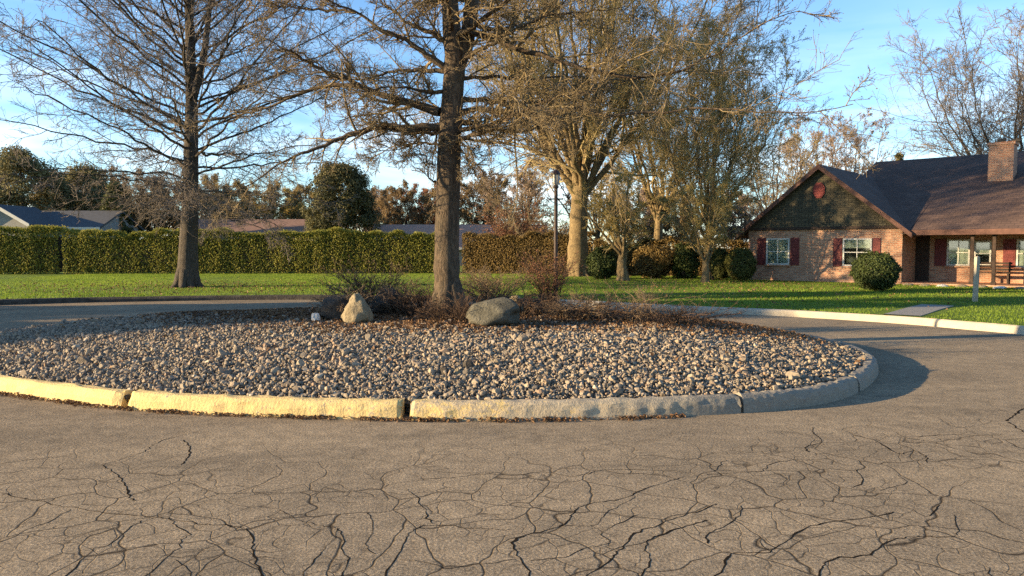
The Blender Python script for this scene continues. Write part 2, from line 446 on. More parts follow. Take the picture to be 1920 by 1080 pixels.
M['stake'] = simple('weathered_post', (0.26, 0.22, 0.16), (0.42, 0.36, 0.27), 9)
M['roof_grey'] = simple('grey_roof', (0.05, 0.05, 0.052), (0.085, 0.085, 0.088), 6)
M['roof_brown'] = simple('brown_roof', (0.15, 0.085, 0.06), (0.24, 0.145, 0.105), 6)
M['roof_pink'] = simple('faded_roof', (0.36, 0.20, 0.14), (0.46, 0.28, 0.20), 6)
M['wall_grey'] = simple('grey_siding', (0.20, 0.19, 0.18), (0.28, 0.27, 0.25), 4)
M['wall_tan'] = simple('tan_siding', (0.30, 0.25, 0.2), (0.4, 0.34, 0.27), 4)

def m_glass():
    t = NT('window_glass')
    t.t.nodes.remove(t.b)
    g = t.n('BsdfGlossy'); g.inputs['Roughness'].default_value = 0.03
    tr = t.n('BsdfTransparent'); t.set(tr.inputs[0], (0.85, 0.9, 0.88))
    fr = t.n('Fresnel', IOR=1.6)
    f = t.math('ADD', fr.outputs[0], 0.06, clamp=True)
    mx = t.n('MixShader'); t.set(mx.inputs[0], f)
    t.t.links.new(tr.outputs[0], mx.inputs[1]); t.t.links.new(g.outputs[0], mx.inputs[2])
    t.t.links.new(mx.outputs[0], t.out.inputs[0])
    return t.m
M['glass'] = m_glass()
def m_lampglass():
    t = NT('frosted_lamp_glass')
    return t.done((0.42, 0.42, 0.40), 0.35, 0.5)
M['lamp_glass'] = m_lampglass()

# ------------------------------------------------------------------ island outline and mound
OUT = np.array([(-6.9,8.75),(-5.63,8.07),(-4.8,7.67),(-3.86,7.28),(-2.87,7.03),(-1.8,6.88),(-0.9,6.80),(0.0,6.78),(0.95,6.86),(1.73,6.98),(2.35,7.13),(2.8,7.30),(3.25,7.56),(3.75,8.02),(4.35,8.82),(4.86,9.78),(5.10,11.0),(4.95,12.3),(4.25,13.8),(2.85,15.2),(0.6,16.2),(-2.2,16.4),(-5.0,15.8),(-7.2,14.7),(-8.6,13.2),(-8.95,11.5),(-8.2,9.9)])
def closed_spline(p, n):
    k = len(p); t = np.linspace(0, k, n, endpoint=False)
    i = t.astype(int) % k; u = (t - t.astype(int))[:, None]
    p0 = p[(i-1) % k]; p1 = p[i]; p2 = p[(i+1) % k]; p3 = p[(i+2) % k]
    return 0.5*((2*p1) + (-p0+p2)*u + (2*p0-5*p1+4*p2-p3)*u**2 + (-p0+3*p1-3*p2+p3)*u**3)
EDGE = closed_spline(OUT, 540)
tang = unit(np.roll(EDGE, -1, 0) - np.roll(EDGE, 1, 0))
INW = np.stack([-tang[:, 1], tang[:, 0]], 1)       # inward normal (outline runs counter-clockwise)
KW = 0.17
INNER = EDGE + INW*KW

def inside(P, poly):
    x, y = P[:, 0], P[:, 1]
    c = np.zeros(len(P), bool)
    a = poly; b = np.roll(poly, -1, 0)
    for (x0, y0), (x1, y1) in zip(a, b):
        if y0 == y1: continue
        hit = ((y0 > y) != (y1 > y)) & (x < (x1-x0)*(y-y0)/(y1-y0) + x0)
        c ^= hit
    return c
def edge_dist(P, poly):
    d = np.full(len(P), 1e9)
    for q in poly[::2]:
        d = np.minimum(d, (P[:, 0]-q[0])**2 + (P[:, 1]-q[1])**2)
    return np.sqrt(d)
def mound(P):
    P = np.atleast_2d(P)[:, :2]
    d = edge_dist(P, INNER)
    s = np.clip(d/3.9, 0, 1)
    z = 0.145 + 0.37*(1 - (1-s)**2)
    return np.where(inside(P, INNER), z + 0.02*np.sin(P[:, 0]*2.1)*np.sin(P[:, 1]*1.7)*s, 0.145)
def M_hit(px, py):
    """where the pixel's ray meets the mound, seen from the front"""
    r = ray(px, py)
    t = np.linspace(7, 17, 400) / r[1]
    P = np.array([0, 0, H]) + r[None, :]*t[:, None]
    z = mound(P)
    k = np.argmax(P[:, 2] < z)
    return P[k]

# ------------------------------------------------------------------ ground, road, lawn
def sheet(name, poly, z, mat):
    poly = np.asarray(poly)
    me = bpy.data.meshes.new(name)
    me.from_pydata([(x, y, z) for x, y in poly], [], [list(range(len(poly)))])
    me.materials.append(mat)
    o = bpy.data.objects.new(name, me); COL.objects.link(o)
    return o
g = sheet('ground', [(-900, -900), (900, -900), (900, 900), (-900, 900)], -0.02, M['lawn'])
tag(g, 'wide flat grassy ground reaching the horizon', 'ground', kind='structure')

RE = np.array([(-60, -14), (-32, -2), (-26, 9), (-20.5, 16), (-14.4, 20.7), (-10.9, 22.1), (-6.6, 22.85), (-2, 22.2), (1.5, 20.6), (4.17, 18.65), (6.65, 17.07), (8.28, 15.5), (9.1, 14.2), (10.2, 12.9), (13.4, 11.3), (20, 9.6), (34, 7), (70, 3)])
RE3 = resample(np.c_[RE, np.zeros(len(RE))], 260)[:, :2]
rp = np.vstack([RE3, [(70, -30), (-60, -30)]])
road = sheet('road', rp[::-1], 0.0, M['road'])
tag(road, 'old cracked tan asphalt loop road around the stone island', 'road', kind='structure')

tn = unit(np.gradient(RE3, axis=0)); LN = np.stack([-tn[:, 1], tn[:, 0]], 1)    # away from the road (to the back)
LAWN_IN = RE3 + LN*0.16
def lawn_z(x, y):
    return 0.13 + 0*x
# lawn: raised slab, strips from the road edge to far away
rows = [0, 0.3, 0.8, 2, 5, 10, 18, 30, 60, 140, 400]
Vl = []
far_dir = np.stack([np.interp(np.linspace(0, 1, 260), [0, 0.5, 1], [-0.9, 0.0, 0.9]), np.ones(260)*0.75], 1)
for rr_ in rows:
    q = LAWN_IN + far_dir*rr_
    Vl.append(np.c_[q, np.full(260, 0.13) + (0.0 if rr_ == 0 else 0.012*np.sin(q[:, 0]*0.7+rr_))])
Vl = np.concatenate(Vl)
nr = len(rows)
Ql = [(j*260+i, j*260+i+1, (j+1)*260+i+1, (j+1)*260+i) for j in range(nr-1) for i in range(259)]
lawn = obj('lawn', Vl, np.array(Ql), M['lawn'], smooth=True)
tag(lawn, 'mown green lawn raised behind the road kerb', 'lawn', kind='structure')

def kerb_profile(h, w):
    # outer foot -> outer face -> rounded shoulder -> top -> inner
    return [(0.0, -0.01), (0.012, h*0.55), (0.03, h-0.03), (0.05, h-0.008), (0.075, h), (w*0.75, h), (w-0.012, h-0.006), (w, h-0.04), (w, -0.01)]
def kerb_run(pts, nrm, h, w, wob=0.006):
    prof = kerb_profile(h, w); n = len(pts); k = len(prof)
    V = np.zeros((n, k, 3))
    ph = np.cumsum(rng.normal(0, 1, (n, 3)), axis=0)*0.0
    for j, (o, z) in enumerate(prof):
        dj = rng.normal(0, wob, n) if 0 < j < k-1 else np.zeros(n)
        dj = np.convolve(np.pad(dj, 8, mode='edge'), np.hanning(19)[1:-1]/3.6, 'valid')
        V[:, j, :2] = pts + nrm*(o + dj)[:, None]
        V[:, j, 2] = z + (dj*0.8 if 0 < j < k-1 else 0)
    Q = [(i*k+j, (i+1)*k+j, (i+1)*k+j+1, i*k+j+1) for i in range(n-1) for j in range(k-1)]
    V = V.reshape(-1, 3)
    T = [(0, j, j+1) for j in range(1, k-1)] + [((n-1)*k, (n-1)*k+j+1, (n-1)*k+j) for j in range(1, k-1)]
    return V, np.array(T), np.array(Q)

# the outer road kerb in one run of concrete with joints, lying along the lawn
def run_kerb(i0, i1, name, label):
    V, T, Q = kerb_run(RE3[i0:i1], LN[i0:i1], 0.15, 0.162)
    o = obj(name, V, [T, Q], M['concrete'], smooth=False)
    tag(o, label, 'kerb', kind='structure')
iK = int(np.argmax(RE3[:, 0] > 1.0))
run_kerb(0, iK, 'road_kerb', 'weathered kerb coloured dark for shade along the lawn behind the island at left')
bpy.data.objects['road_kerb'].data.materials[0] = M['rock_dark']  # dark colour stands in for shade on this run, along with its grime
run_kerb(iK, 236, 'road_kerb', 'pale sunlit concrete kerb along the lawn before the brick house')

# island kerb: separate precast stones, each its own thing, with open joints where the photo shows them
def arc_index(px, py):
    q = G(px, py, 0.0)[:2]
    return int(np.argmin(((EDGE - q)**2).sum(1)))
cuts = [arc_index(232, 768), arc_index(757, 788), arc_index(1392, 774), arc_index(1615, 735)]
FINE = closed_spline(OUT, 2160); ft = unit(np.roll(FINE, -1, 0) - np.roll(FINE, 1, 0)); FN = np.stack([-ft[:, 1], ft[:, 0]], 1)
c4 = [c*4 for c in cuts]
more = [c4[3]+150, c4[3]+400, c4[3]+640, c4[3]+880, c4[3]+1100]
more = [m_ for m_ in more if m_ < c4[0]+2160-120]
allc = c4 + more
labels = ['bright yellow kerb stone with a scuffed dark mark, between two open joints',
          'kerb stone with yellow paint fading to bare concrete, right of the wide crumbled joint',
          'grey unpainted kerb stone in shade before the island bends away',
          'grey kerb stone on the right bend of the island beside the long shadow',
          'unpainted kerb stone at the back right of the island', 'unpainted kerb stone behind the lamp post',
          'unpainted kerb stone behind the oak at the back of the island', 'unpainted kerb stone at the back left of the island',
          'yellow painted kerb stone at the far left end of the front, with leaves against it']
gapw = [4, 5, 2, 2, 2, 2, 2, 2, 2, 2]
for k in range(len(allc)):
    a = allc[k]; b = allc[(k+1) % len(allc)]
    if b <= a: b += 2160
    ga = gapw[k]; gb = gapw[(k+1) % len(allc)]
    ii = np.arange(a + ga//2 + 1, b - gb//2 - 1)
    if len(ii) > 200: ii = ii[::2] if k > 3 else ii
    ii = ii % 2160
    V, T, Q = kerb_run(FINE[ii], FN[ii], 0.17, KW, 0.007)
    # broken corners at the joints
    V = V.reshape(len(ii), 9, 3)
    for e, gw in ((0, ga), (-1, gb)):
        if gw >= 4:
            for q in range(4):
                w_ = (1 - q/4)*0.03
                idx = q if e == 0 else -1-q
                V[idx, 1:5, 2] -= w_*rng.random(4)
                V[idx, 1:4, :2] += FN[ii[idx]]*w_*0.8
    V = V.reshape(-1, 3)
    o = obj('kerb_stone', V, [T, Q], M['kerb'], origin=[V[:, 0].mean(), V[:, 1].mean(), 0])
    tag(o, labels[k] if k < len(labels)-1 and k < len(allc)-1 else labels[-1], 'kerb stone', 'kerb stones ringing the island')

# crumbled bits in the two open joints
for (px, py, n_, lab) in ((232, 760, 9, 'dark crumbs of concrete in the narrow kerb joint at left'), (760, 775, 16, 'crumbled concrete wedge in the widest kerb joint')):
    c = G(px, py, 0.03); mb = MB()
    for _ in range(n_):
        s_ = 0.012 + 0.025*rng.random()
        v = rng.normal(size=(8, 3)); v = unit(v)*s_
        base = np.array([(-1,-1,-1),(1,-1,-1),(1,1,-1),(-1,1,-1),(-1,-1,1),(1,-1,1),(1,1,1),(-1,1,1)])*s_*0.7 + v*0.4
        base += c + np.array([rng.normal(0, 0.02), 0.05+0.1*rng.random(), -0.02+0.13*rng.random()])
        mb.add(base, Q=[(0,3,2,1),(4,5,6,7),(0,1,5,4),(1,2,6,5),(2,3,7,6),(3,0,4,7)])
    o = mb.build('joint_rubble', M['rock_dark'] if px < 500 else M['rock_grey'], origin=c)
    tag(o, lab, 'rubble', kind='stuff')

# mound surface
gx, gy = np.meshgrid(np.linspace(-9.2, 5.4, 120), np.linspace(6.6, 16.7, 90))
gp = np.c_[gx.ravel(), gy.ravel()]
# snap: radial grid from the outline to the centre keeps the rim clean
CEN = np.array([-1.7, 11.5])
fr = np.linspace(0, 1, 30)
ring = INNER[::3]
Vm = np.concatenate([np.c_[ring*(1-f_) + CEN*f_, np.zeros(len(ring))] for f_ in fr[:-1]])
Vm[:, 2] = mound(Vm) - 0.02
Vm[:len(ring), 2] = 0.12
nrg = len(ring)
Qm = [(j*nrg+i, j*nrg+(i+1) % nrg, (j+1)*nrg+(i+1) % nrg, (j+1)*nrg+i) for j in range(len(fr)-2) for i in range(nrg)]
Vm = np.vstack([Vm, [CEN[0], CEN[1], mound(CEN)[0]-0.02]])
Tm = [((len(fr)-2)*nrg+i, (len(fr)-2)*nrg+(i+1) % nrg, len(Vm)-1) for i in range(nrg)]
o = obj('island_soil', Vm, [np.array(Tm), np.array(Qm)], M['soil'], smooth=True)
tag(o, 'brown soil mound under the stones of the island', 'mound', kind='structure')

# ------------------------------------------------------------------ stones
def ico(sub):
    import bmesh
    bm = bmesh.new(); bmesh.ops.create_icosphere(bm, subdivisions=sub, radius=1)
    V = np.array([v.co[:] for v in bm.verts]); T = np.array([[v.index for v in f.verts] for f in bm.faces]); bm.free()
    return V, T
I1, T1 = ico(1); I2, T2 = ico(2); I4, T4 = ico(4)
def rotmats(m):
    q = unit(rng.normal(size=(m, 4))); w, x, y, z = q.T
    return np.stack([np.stack([1-2*(y*y+z*z), 2*(x*y-w*z), 2*(x*z+w*y)], 1), np.stack([2*(x*y+w*z), 1-2*(x*x+z*z), 2*(y*z-w*x)], 1), np.stack([2*(x*z-w*y), 2*(y*z+w*x), 1-2*(x*x+y*y)], 1)], 1)
def stones(C, size, base, tri):
    m = len(C)
    nv = len(base)
    lumps = 1 + 0.10*rng.normal(size=(m, nv, 1))
    Bs = base[None]*lumps
    for _ in range(5):
        nn_ = unit(rng.normal(size=(m, 1, 3))); dd = (Bs*nn_).sum(2, keepdims=True) - (0.45 + 0.3*rng.random((m, 1, 1)))
        Bs = Bs - np.maximum(dd, 0)*nn_
    sc_ = size[:, None]*np.stack([0.75+0.5*rng.random(m), 0.6+0.4*rng.random(m), 0.45+0.35*rng.random(m)], 1)
    V = Bs*sc_[:, None, :]
    V = np.einsum('mij,mkj->mki', rotmats(m), V) + C[:, None, :]
    Fx = (tri[None] + (np.arange(m)*nv)[:, None, None]).reshape(-1, 3)
    return V.reshape(-1, 3), Fx, np.repeat(rng.random(m), nv)
TREE = np.array([-0.98, 11.45])
st = 0.035
sx_, sy_ = np.meshgrid(np.arange(-9.2, 5.4, st), np.arange(6.6, 16.7, st))
P = np.c_[sx_.ravel(), sy_.ravel()] + rng.uniform(-st*0.5, st*0.5, (sx_.size, 2))
P = P[inside(P, INNER)]
ed = edge_dist(P, INNER); keep = ed > 0.03
P = P[keep]
# sparser among the leaf litter by the tree, the boulders and the lamp post
def litter_w(P):
    w = np.zeros(len(P))
    for (cx, cy, rx, ry) in ((-0.9, 11.6, 3.0, 1.9), (1.6, 12.0, 3.4, 2.0), (-2.6, 12.6, 3.2, 2.0)):
        w = np.maximum(w, np.clip(1.25 - np.sqrt(((P[:, 0]-cx)/rx)**2 + ((P[:, 1]-cy)/ry)**2), 0, 1))
    return w
lw = litter_w(P)
P = P[rng.random(len(P)) > lw*0.75]
zz = mound(P)
Cs = np.c_[P, zz + rng.normal(0.004, 0.008, len(P))]
sz = 0.0205*np.exp(rng.normal(0, 0.4, len(P)))
nearm = P[:, 1] < 9.6
fp = np.c_[rng.uniform(-9, 5.2, 70000), rng.uniform(6.8, 13.0, 70000)]
fp = fp[inside(fp, INNER)]
V3, F3, A3 = stones(np.c_[fp, mound(fp) - 0.004 + 0.006*rng.random(len(fp))], 0.011*np.exp(rng.normal(0, 0.35, len(fp))), I1, T1)
V1, F1, A1 = stones(Cs[nearm], sz[nearm], I2, T2)
V2, F2, A2 = stones(Cs[~nearm], sz[~nearm], I1, T1)
o = obj('gravel', np.vstack([V1, V2, V3]), np.vstack([F1, F2+len(V1), F3+len(V1)+len(V2)]), M['gravel'], attr=np.r_[A1, A2, A3])
tag(o, 'fist sized tan and grey river stones covering the island mound', 'gravel', kind='stuff')

# dead leaves: along the kerb foot and over the mound by the tree
k0, k1 = arc_index(-80, 750), arc_index(1290, 781)
if k1 < k0: k1 += 540
m = 3600
ii = rng.integers(k0, k1, m) % 540
out = np.abs(rng.normal(0, 0.035, m)) + 0.005
dens = 0.5 + 0.5*np.sin(ii*0.37)*np.sin(ii*0.11)
sel = (rng.random(m) < 0.15 + 0.85*dens**1.5) & (rng.random(m) < np.clip((4.2 - EDGE[ii][:, 0])/4.0, 0.05, 1))
C = np.c_[EDGE[ii] - INW[ii]*out[:, None] + rng.normal(0, 0.01, (m, 2)), 0.008 + rng.random(m)*0.03*np.exp(-out/0.05)][sel]
Va, Fa, Aa = cards(C, np.full(len(C), 0.017), np.array([0, 0, 1.0]), 0.7)
P = np.c_[rng.uniform(-7, 4.6, 75000), rng.uniform(8, 15, 75000)]
P = P[inside(P, INNER)]
w_ = litter_w(P)
P = P[rng.random(len(P)) < w_*0.9 + 0.012]
C = np.c_[P, mound(P) + 0.012 + 0.03*rng.random(len(P))]
Vb, Fb, Ab = cards(C, np.full(len(C), 0.027), np.array([0, 0, 1.0]), 0.8)
o = obj('dead_leaves', np.vstack([Va, Vb]), np.vstack([Fa, Fb+len(Va)]), M['dead_leaf'], attr=np.r_[Aa, Ab])
tag(o, 'brown dead leaves along the kerb foot and under the oak', 'leaf litter', kind='stuff')

# ------------------------------------------------------------------ main cracks in the asphalt
CR = [
 ([(190,872),(215,888),(232,905),(240,925),(255,940)], 5), ([(190,872),(235,858),(270,845),(310,825),(375,808)], 2),
 ([(460,990),(472,1015),(475,1040),(490,1075),(492,1095)], 7), ([(0,1017),(45,995),(95,975),(130,955)], 3),
 ([(110,1095),(170,1035),(205,1020),(250,985),(265,975)], 4), ([(255,1095),(320,1040),(345,1010),(355,1000),(325,985),(318,970)], 4),
 ([(330,1050),(350,1070),(352,1095)], 4), ([(345,825),(354,835),(356,848),(350,860),(338,872)], 6),
 ([(0,925),(50,935),(120,950),(200,962),(300,970),(380,982),(420,985),(460,990)], 4),
 ([(780,899),(850,898),(905,892),(975,895),(1020,890),(1080,897),(1130,885),(1200,882),(1280,883)], 3),
 ([(641,1095),(655,1060),(640,1020),(635,990)], 4), ([(712,1095),(745,1045),(765,1010),(785,990),(820,985),(900,992),(960,995)], 4),
 ([(750,1048),(800,1055),(835,1065),(900,1055),(970,1050)], 3), ([(760,915),(780,935),(800,960),(810,982)], 3),
 ([(985,1003),(965,1018),(968,1045),(998,1078),(1004,1095)], 7), ([(985,1003),(1050,985),(1065,965),(1100,945),(1160,935),(1220,912),(1280,895)], 4),
 ([(1050,985),(1115,982),(1140,960),(1190,930)], 3), ([(1080,1095),(1145,1050),(1155,1030),(1190,1000),(1250,978),(1310,960),(1345,945)], 5),
 ([(1190,1095),(1212,1055),(1207,1030),(1225,1010),(1280,990),(1330,975)], 5), ([(995,1052),(1060,1045),(1100,1030),(1145,1020),(1130,1000),(1150,985),(1200,965)], 3),
 ([(1325,1095),(1355,1060),(1380,1040),(1450,1038),(1480,1015),(1505,990),(1560,978),(1620,970),(1680,960)], 5),
 ([(1526,1095),(1540,1060),(1560,1050),(1640,1035),(1670,1015),(1720,1005),(1790,1005)], 6),
 ([(1325,1020),(1330,1000),(1360,985),(1385,965),(1393,948)], 4), ([(1320,890),(1400,885),(1430,882),(1445,868),(1490,862),(1540,862)], 3),
 ([(1340,885),(1350,872),(1362,862)], 3), ([(1525,800),(1520,810),(1535,827),(1508,838),(1515,848)], 3),
 ([(1600,815),(1640,827),(1680,850),(1710,845),(1735,858),(1740,868)], 4), ([(1720,820),(1780,815),(1830,817),(1880,815)], 3),
 ([(1890,790),(1915,770),(1935,762)], 5), ([(1890,790),(1925,815)], 3), ([(1790,965),(1795,990),(1798,1005)], 4),
 ([(1710,955),(1735,968),(1755,955),(1755,945)], 3), ([(1420,1005),(1430,1025),(1450,1038)], 3), ([(1610,880),(1618,902),(1600,915)], 3),
 ([(1680,890),(1700,905),(1650,920)], 3), ([(1850,1060),(1855,1080),(1856,1095)], 4), ([(560,1090),(590,1055),(620,1020),(635,990)], 3),
 ([(520,955),(560,975),(600,985),(635,990)], 3), ([(690,960),(700,985),(690,1020),(705,1040)], 3), ([(0,870),(60,862),(130,855)], 2)]
mb = MB()
for pts, wpx in CR:
    q = np.array([G(px, py, 0.0) for px, py in pts])
    L = np.linalg.norm(np.diff(q, axis=0), axis=1).sum()
    n = max(8, int(L/0.035))
    q = resample(q, n)
    wl = np.cumsum(rng.normal(0, 0.006, (n, 2)), axis=0); wl -= np.linspace(0, 1, n)[:, None]*wl[-1]
    q[:, :2] += wl*0.7 + rng.normal(0, 0.006, (n, 2))
    d = np.linalg.norm(q[:, :2], axis=1).mean()
    w = wpx*0.26*d/F_PX*(0.55 + 0.6*np.abs(np.convolve(rng.normal(0, 1, n+4), np.ones(5)/2.2, 'valid')))
    w[0] = w[-1] = 0.0008
    tg = unit(np.gradient(q[:, :2], axis=0)); nn = np.stack([-tg[:, 1], tg[:, 0]], 1)
    a = np.c_[q[:, :2] + nn*w[:, None], np.full(n, 0.001)]; b = np.c_[q[:, :2] - nn*w[:, None], np.full(n, 0.001)]
    V = np.stack([b, a], 1).reshape(-1, 3)
    mb.add(V, Q=[(2*i, 2*i+2, 2*i+3, 2*i+1) for i in range(n-1)])
o = mb.build('road_cracks', M['crack'])
tag(o, 'dark wandering cracks in the near asphalt', 'cracks', kind='structure')

# ------------------------------------------------------------------ boulders on the island
def boulder(name, label, px, py, w, d, h, mat, shape='round', seed=0, group='boulders on the island', sink=0.05, rz=0.0):
    c = M_hit(px, py)
    r2 = np.random.default_rng(seed)
    V = I4.copy()
    if shape == 'point':
        z = V[:, 2]; k = np.clip(1.05 - (z+1)/2*0.92, 0.1, 1)
        V[:, :2] *= k[:, None]*1.25
    def nz(p, s):
        o_ = r2.uniform(0, 10, 3)
        return np.sin(p[:, 0]*s+o_[0])*np.sin(p[:, 1]*s*1.1+o_[1])*np.sin(p[:, 2]*s*0.9+o_[2])
    disp = sum(nz(I4, s)*a for s, a in ((2.1, 0.28), (3.9, 0.16), (7.5, 0.08), (13, 0.045), (23, 0.02)))
    V = V*(1+disp)[:, None]
    # a few flat broken faces
    for _ in range(15):
        n = unit(r2.normal(size=3)); n[2] = abs(n[2])*0.8
        lim = 0.62 + 0.24*r2.random(); dd = V @ n - lim
        V -= np.where(dd > 0, dd*0.95, 0)[:, None]*n
    V *= np.array([w/2, d/2, h/2])
    V[:, 2] -= V[:, 2].min()
    cs, sn = math.cos(rz), math.sin(rz)
    V = np.c_[V[:, 0]*cs - V[:, 1]*sn, V[:, 0]*sn + V[:, 1]*cs, V[:, 2]]
    base = np.array([c[0], c[1] + d*0.3, mound([[c[0], c[1]+d*0.3]])[0] - sink])
    o = obj(name, V + base, T4, mat, origin=base, smooth=True)
    tag(o, label, 'boulder' if w > 0.3 else 'stone', group)
    return o
boulder('boulder', 'pale tan pointed boulder standing left of the oak trunk', 665, 608, 0.52, 0.42, 0.50, M['rock_tan'], 'point', 3)
boulder('boulder', 'dark rounded boulder behind the small white stone', 622, 602, 0.55, 0.5, 0.42, M['rock_dark'], 'round', 5)
boulder('boulder', 'large dark brown boulder between the pointed rock and the oak', 725, 592, 0.62, 0.55, 0.47, M['rock_dark'], 'round', 8)
boulder('boulder', 'wide low grey boulder right of the oak trunk', 930, 613, 0.88, 0.6, 0.42, M['rock_grey'], 'round', 12)
boulder('boulder', 'tan sunlit rock tucked behind the grey boulder', 968, 590, 0.36, 0.3, 0.32, M['rock_tan'], 'round', 14)
boulder('stone', 'small white stone left of the pointed boulder', 590, 605, 0.17, 0.14, 0.15, M['rock_white'], 'round', 21, 'small stones on the island', 0.02)
boulder('stone', 'flat pale stone on the mound right of the lamp post', 1077, 585, 0.27, 0.2, 0.10, M['rock_white'], 'round', 23, 'small stones on the island', 0.02)
boulder('stone', 'dark stone the size of a loaf in the middle of the gravel', 832, 702, 0.13, 0.11, 0.10, M['rock_dark'], 'round', 31, 'small stones on the island', 0.03)
boulder('stone', 'dark stone just right of another among the pale gravel', 880, 692, 0.15, 0.11, 0.11, M['rock_dark'], 'round', 33, 'small stones on the island', 0.03)
boulder('stone', 'tan stone leaning between two dark stones in the gravel', 858, 705, 0.10, 0.08, 0.10, M['rock_tan'], 'point', 35, 'small stones on the island', 0.03)
boulder('stone', 'grey stone under dead leaves at the right edge of the mound top', 1125, 590, 0.30, 0.24, 0.14, M['rock_grey'], 'round', 37, 'small stones on the island', 0.03)

# ------------------------------------------------------------------ trees
def finish_tree(name, base, label, group, trunk_parts, crown_parts, mt, mc, buds=None, mbud=None, cat='tree'):
    root = empty(name, base)
    tag(root, label, cat, group)
    V, Q = join(trunk_parts)
    obj('trunk', V - base, Q, mt, root, smooth=True)
    V, Q = join(crown_parts)
    cr = obj('crown', V - base, Q, mc, root, smooth=True)
    if buds is not None:
        Vb, Fb, Ab = buds
        obj('buds', Vb - base, Fb, mbud, cr, attr=Ab)
    return root

def trunk_tube(pts, rad, n=40, sides=14, jit=0.0):
    P = resample(pts, n, jit)
    R = np.interp(np.linspace(0, 1, n), np.linspace(0, 1, len(rad)), rad)
    R = R*(1 + 0.03*rng.normal(size=n))
    return P[None], R[None]

def flare(base, r, lobes=7, h=0.5):
    """root flare as short buttress tubes"""
    P = []; 
    for k in range(lobes):
        a = 2*np.pi*k/lobes + rng.normal(0, 0.15); d = np.array([math.cos(a), math.sin(a), 0])
        P.append(resample([base + d*r*0.25 + [0, 0, h*1.6], base + d*r*0.75 + [0, 0, h*0.7], base + d*r*1.25 + [0, 0, h*0.16], base + d*r*2.2 + [0, 0, -0.06]], 9))
    P = np.array(P)
    R = np.tile(np.array([0.5, 0.55, 0.58, 0.56, 0.5, 0.42, 0.34, 0.24, 0.12])*r, (lobes, 1))
    return tubes(P, R, 8)

# --- the oak on the island
YT = 11.45
base = np.array([TREE[0], TREE[1], mound([TREE])[0]-0.05])
tp = [base, W(838, 540, YT), W(838, 450, YT), W(840, 360, YT), W(843, 270, YT), W(848, 190, YT), W(852, 110, YT), W(846, 40, YT), W(842, -60, YT), W(850, -180, YT+0.2), W(845, -330, YT+0.1), W(850, -480, YT), W(852, -600, YT)]
trad = [0.25, 0.205, 0.19, 0.185, 0.178, 0.168, 0.155, 0.135, 0.12, 0.10, 0.075, 0.05, 0.02]
TP, TR = trunk_tube(tp, trad, 60, 16)
LP, LR = trunk_tube([W(856, 130, YT), W(876, 70, YT+0.1), W(884, 10, YT+0.15), W(892, -80, YT+0.3), W(905, -200, YT+0.5), W(915, -330, YT+0.6)], [0.12, 0.12, 0.11, 0.09, 0.06, 0.02], 60, 16)
limbs = []   # px path, start radius, depth change along the limb
limbs += [
 ([(825,237),(760,238),(700,241),(647,257),(590,280),(540,300),(480,337),(430,365)], 0.075, -1.0),
 ([(825,210),(770,195),(713,177),(653,160),(580,167),(513,197),(450,215),(380,225)], 0.08, 0.6),
 ([(713,177),(650,150),(607,133),(560,105),(523,87),(490,60)], 0.05, -0.9),
 ([(838,133),(780,131),(740,133),(700,145),(640,150),(580,140)], 0.045, 0.9),
 ([(838,170),(800,172),(750,163),(700,168),(640,180)], 0.04, -0.8),
 ([(845,130),(807,108),(767,80),(713,53),(667,23),(613,0),(540,-40)], 0.065, -0.5),
 ([(848,95),(828,73),(780,50),(747,30),(700,-10),(640,-60)], 0.06, 0.8),
 ([(667,23),(610,18),(560,14),(520,12),(470,10)], 0.03, 0.2),
 ([(862,112),(880,103),(913,87),(947,67),(1027,30),(1113,22),(1180,10)], 0.06, -1.0),
 ([(860,148),(880,147),(945,144),(1000,147),(1060,144),(1130,150),(1200,150)], 0.045, 1.0),
 ([(858,190),(900,187),(960,194),(1020,192),(1075,182),(1130,160),(1190,150)], 0.05, 1.4),
 ([(856,228),(880,230),(915,240),(970,248),(1020,235),(1060,215),(1110,185)], 0.06, 0.7),
 ([(857,212),(905,206),(960,213),(1030,212),(1083,205),(1127,213),(1200,214),(1320,203),(1417,210),(1513,210),(1600,195)], 0.055, -2.2),
 ([(870,60),(930,75),(1000,100),(1080,125),(1160,143),(1250,138),(1310,118),(1360,92),(1420,50),(1500,20)], 0.055, -1.4),
 ([(880,45),(930,55),(980,45),(1040,20),(1090,-30)], 0.05, 0.8),
 ([(822,345),(806,335),(804,305),(785,285),(757,277),(700,285)], 0.018, -0.3),
 ([(855,275),(873,290),(890,325),(915,358),(960,400)], 0.022, -0.4),
 ([(845,268),(880,262),(930,268),(990,262),(1040,285)], 0.03, -1.2),
 ([(835,272),(790,268),(740,275),(690,300)], 0.028, 1.2),
 ([(846,10),(800,-20),(720,-60),(620,-120)], 0.055, -0.8), ([(846,0),(880,-60),(960,-100),(1080,-140)], 0.05, -0.7),
]
LPs, LRs = [], []
NL = 26
for pts, r, dy in limbs:
    n = len(pts); ys = YT + dy*(np.linspace(0, 1, n)**1.2)
    q = resample([W(px, py, y) for (px, py), y in zip(pts, ys)], NL, 0.012)
    LPs.append(q); LRs.append((0.005 + (r*0.9-0.005)*(1-np.linspace(0, 1, NL))**1.35)*(1+0.05*rng.normal(size=NL)))
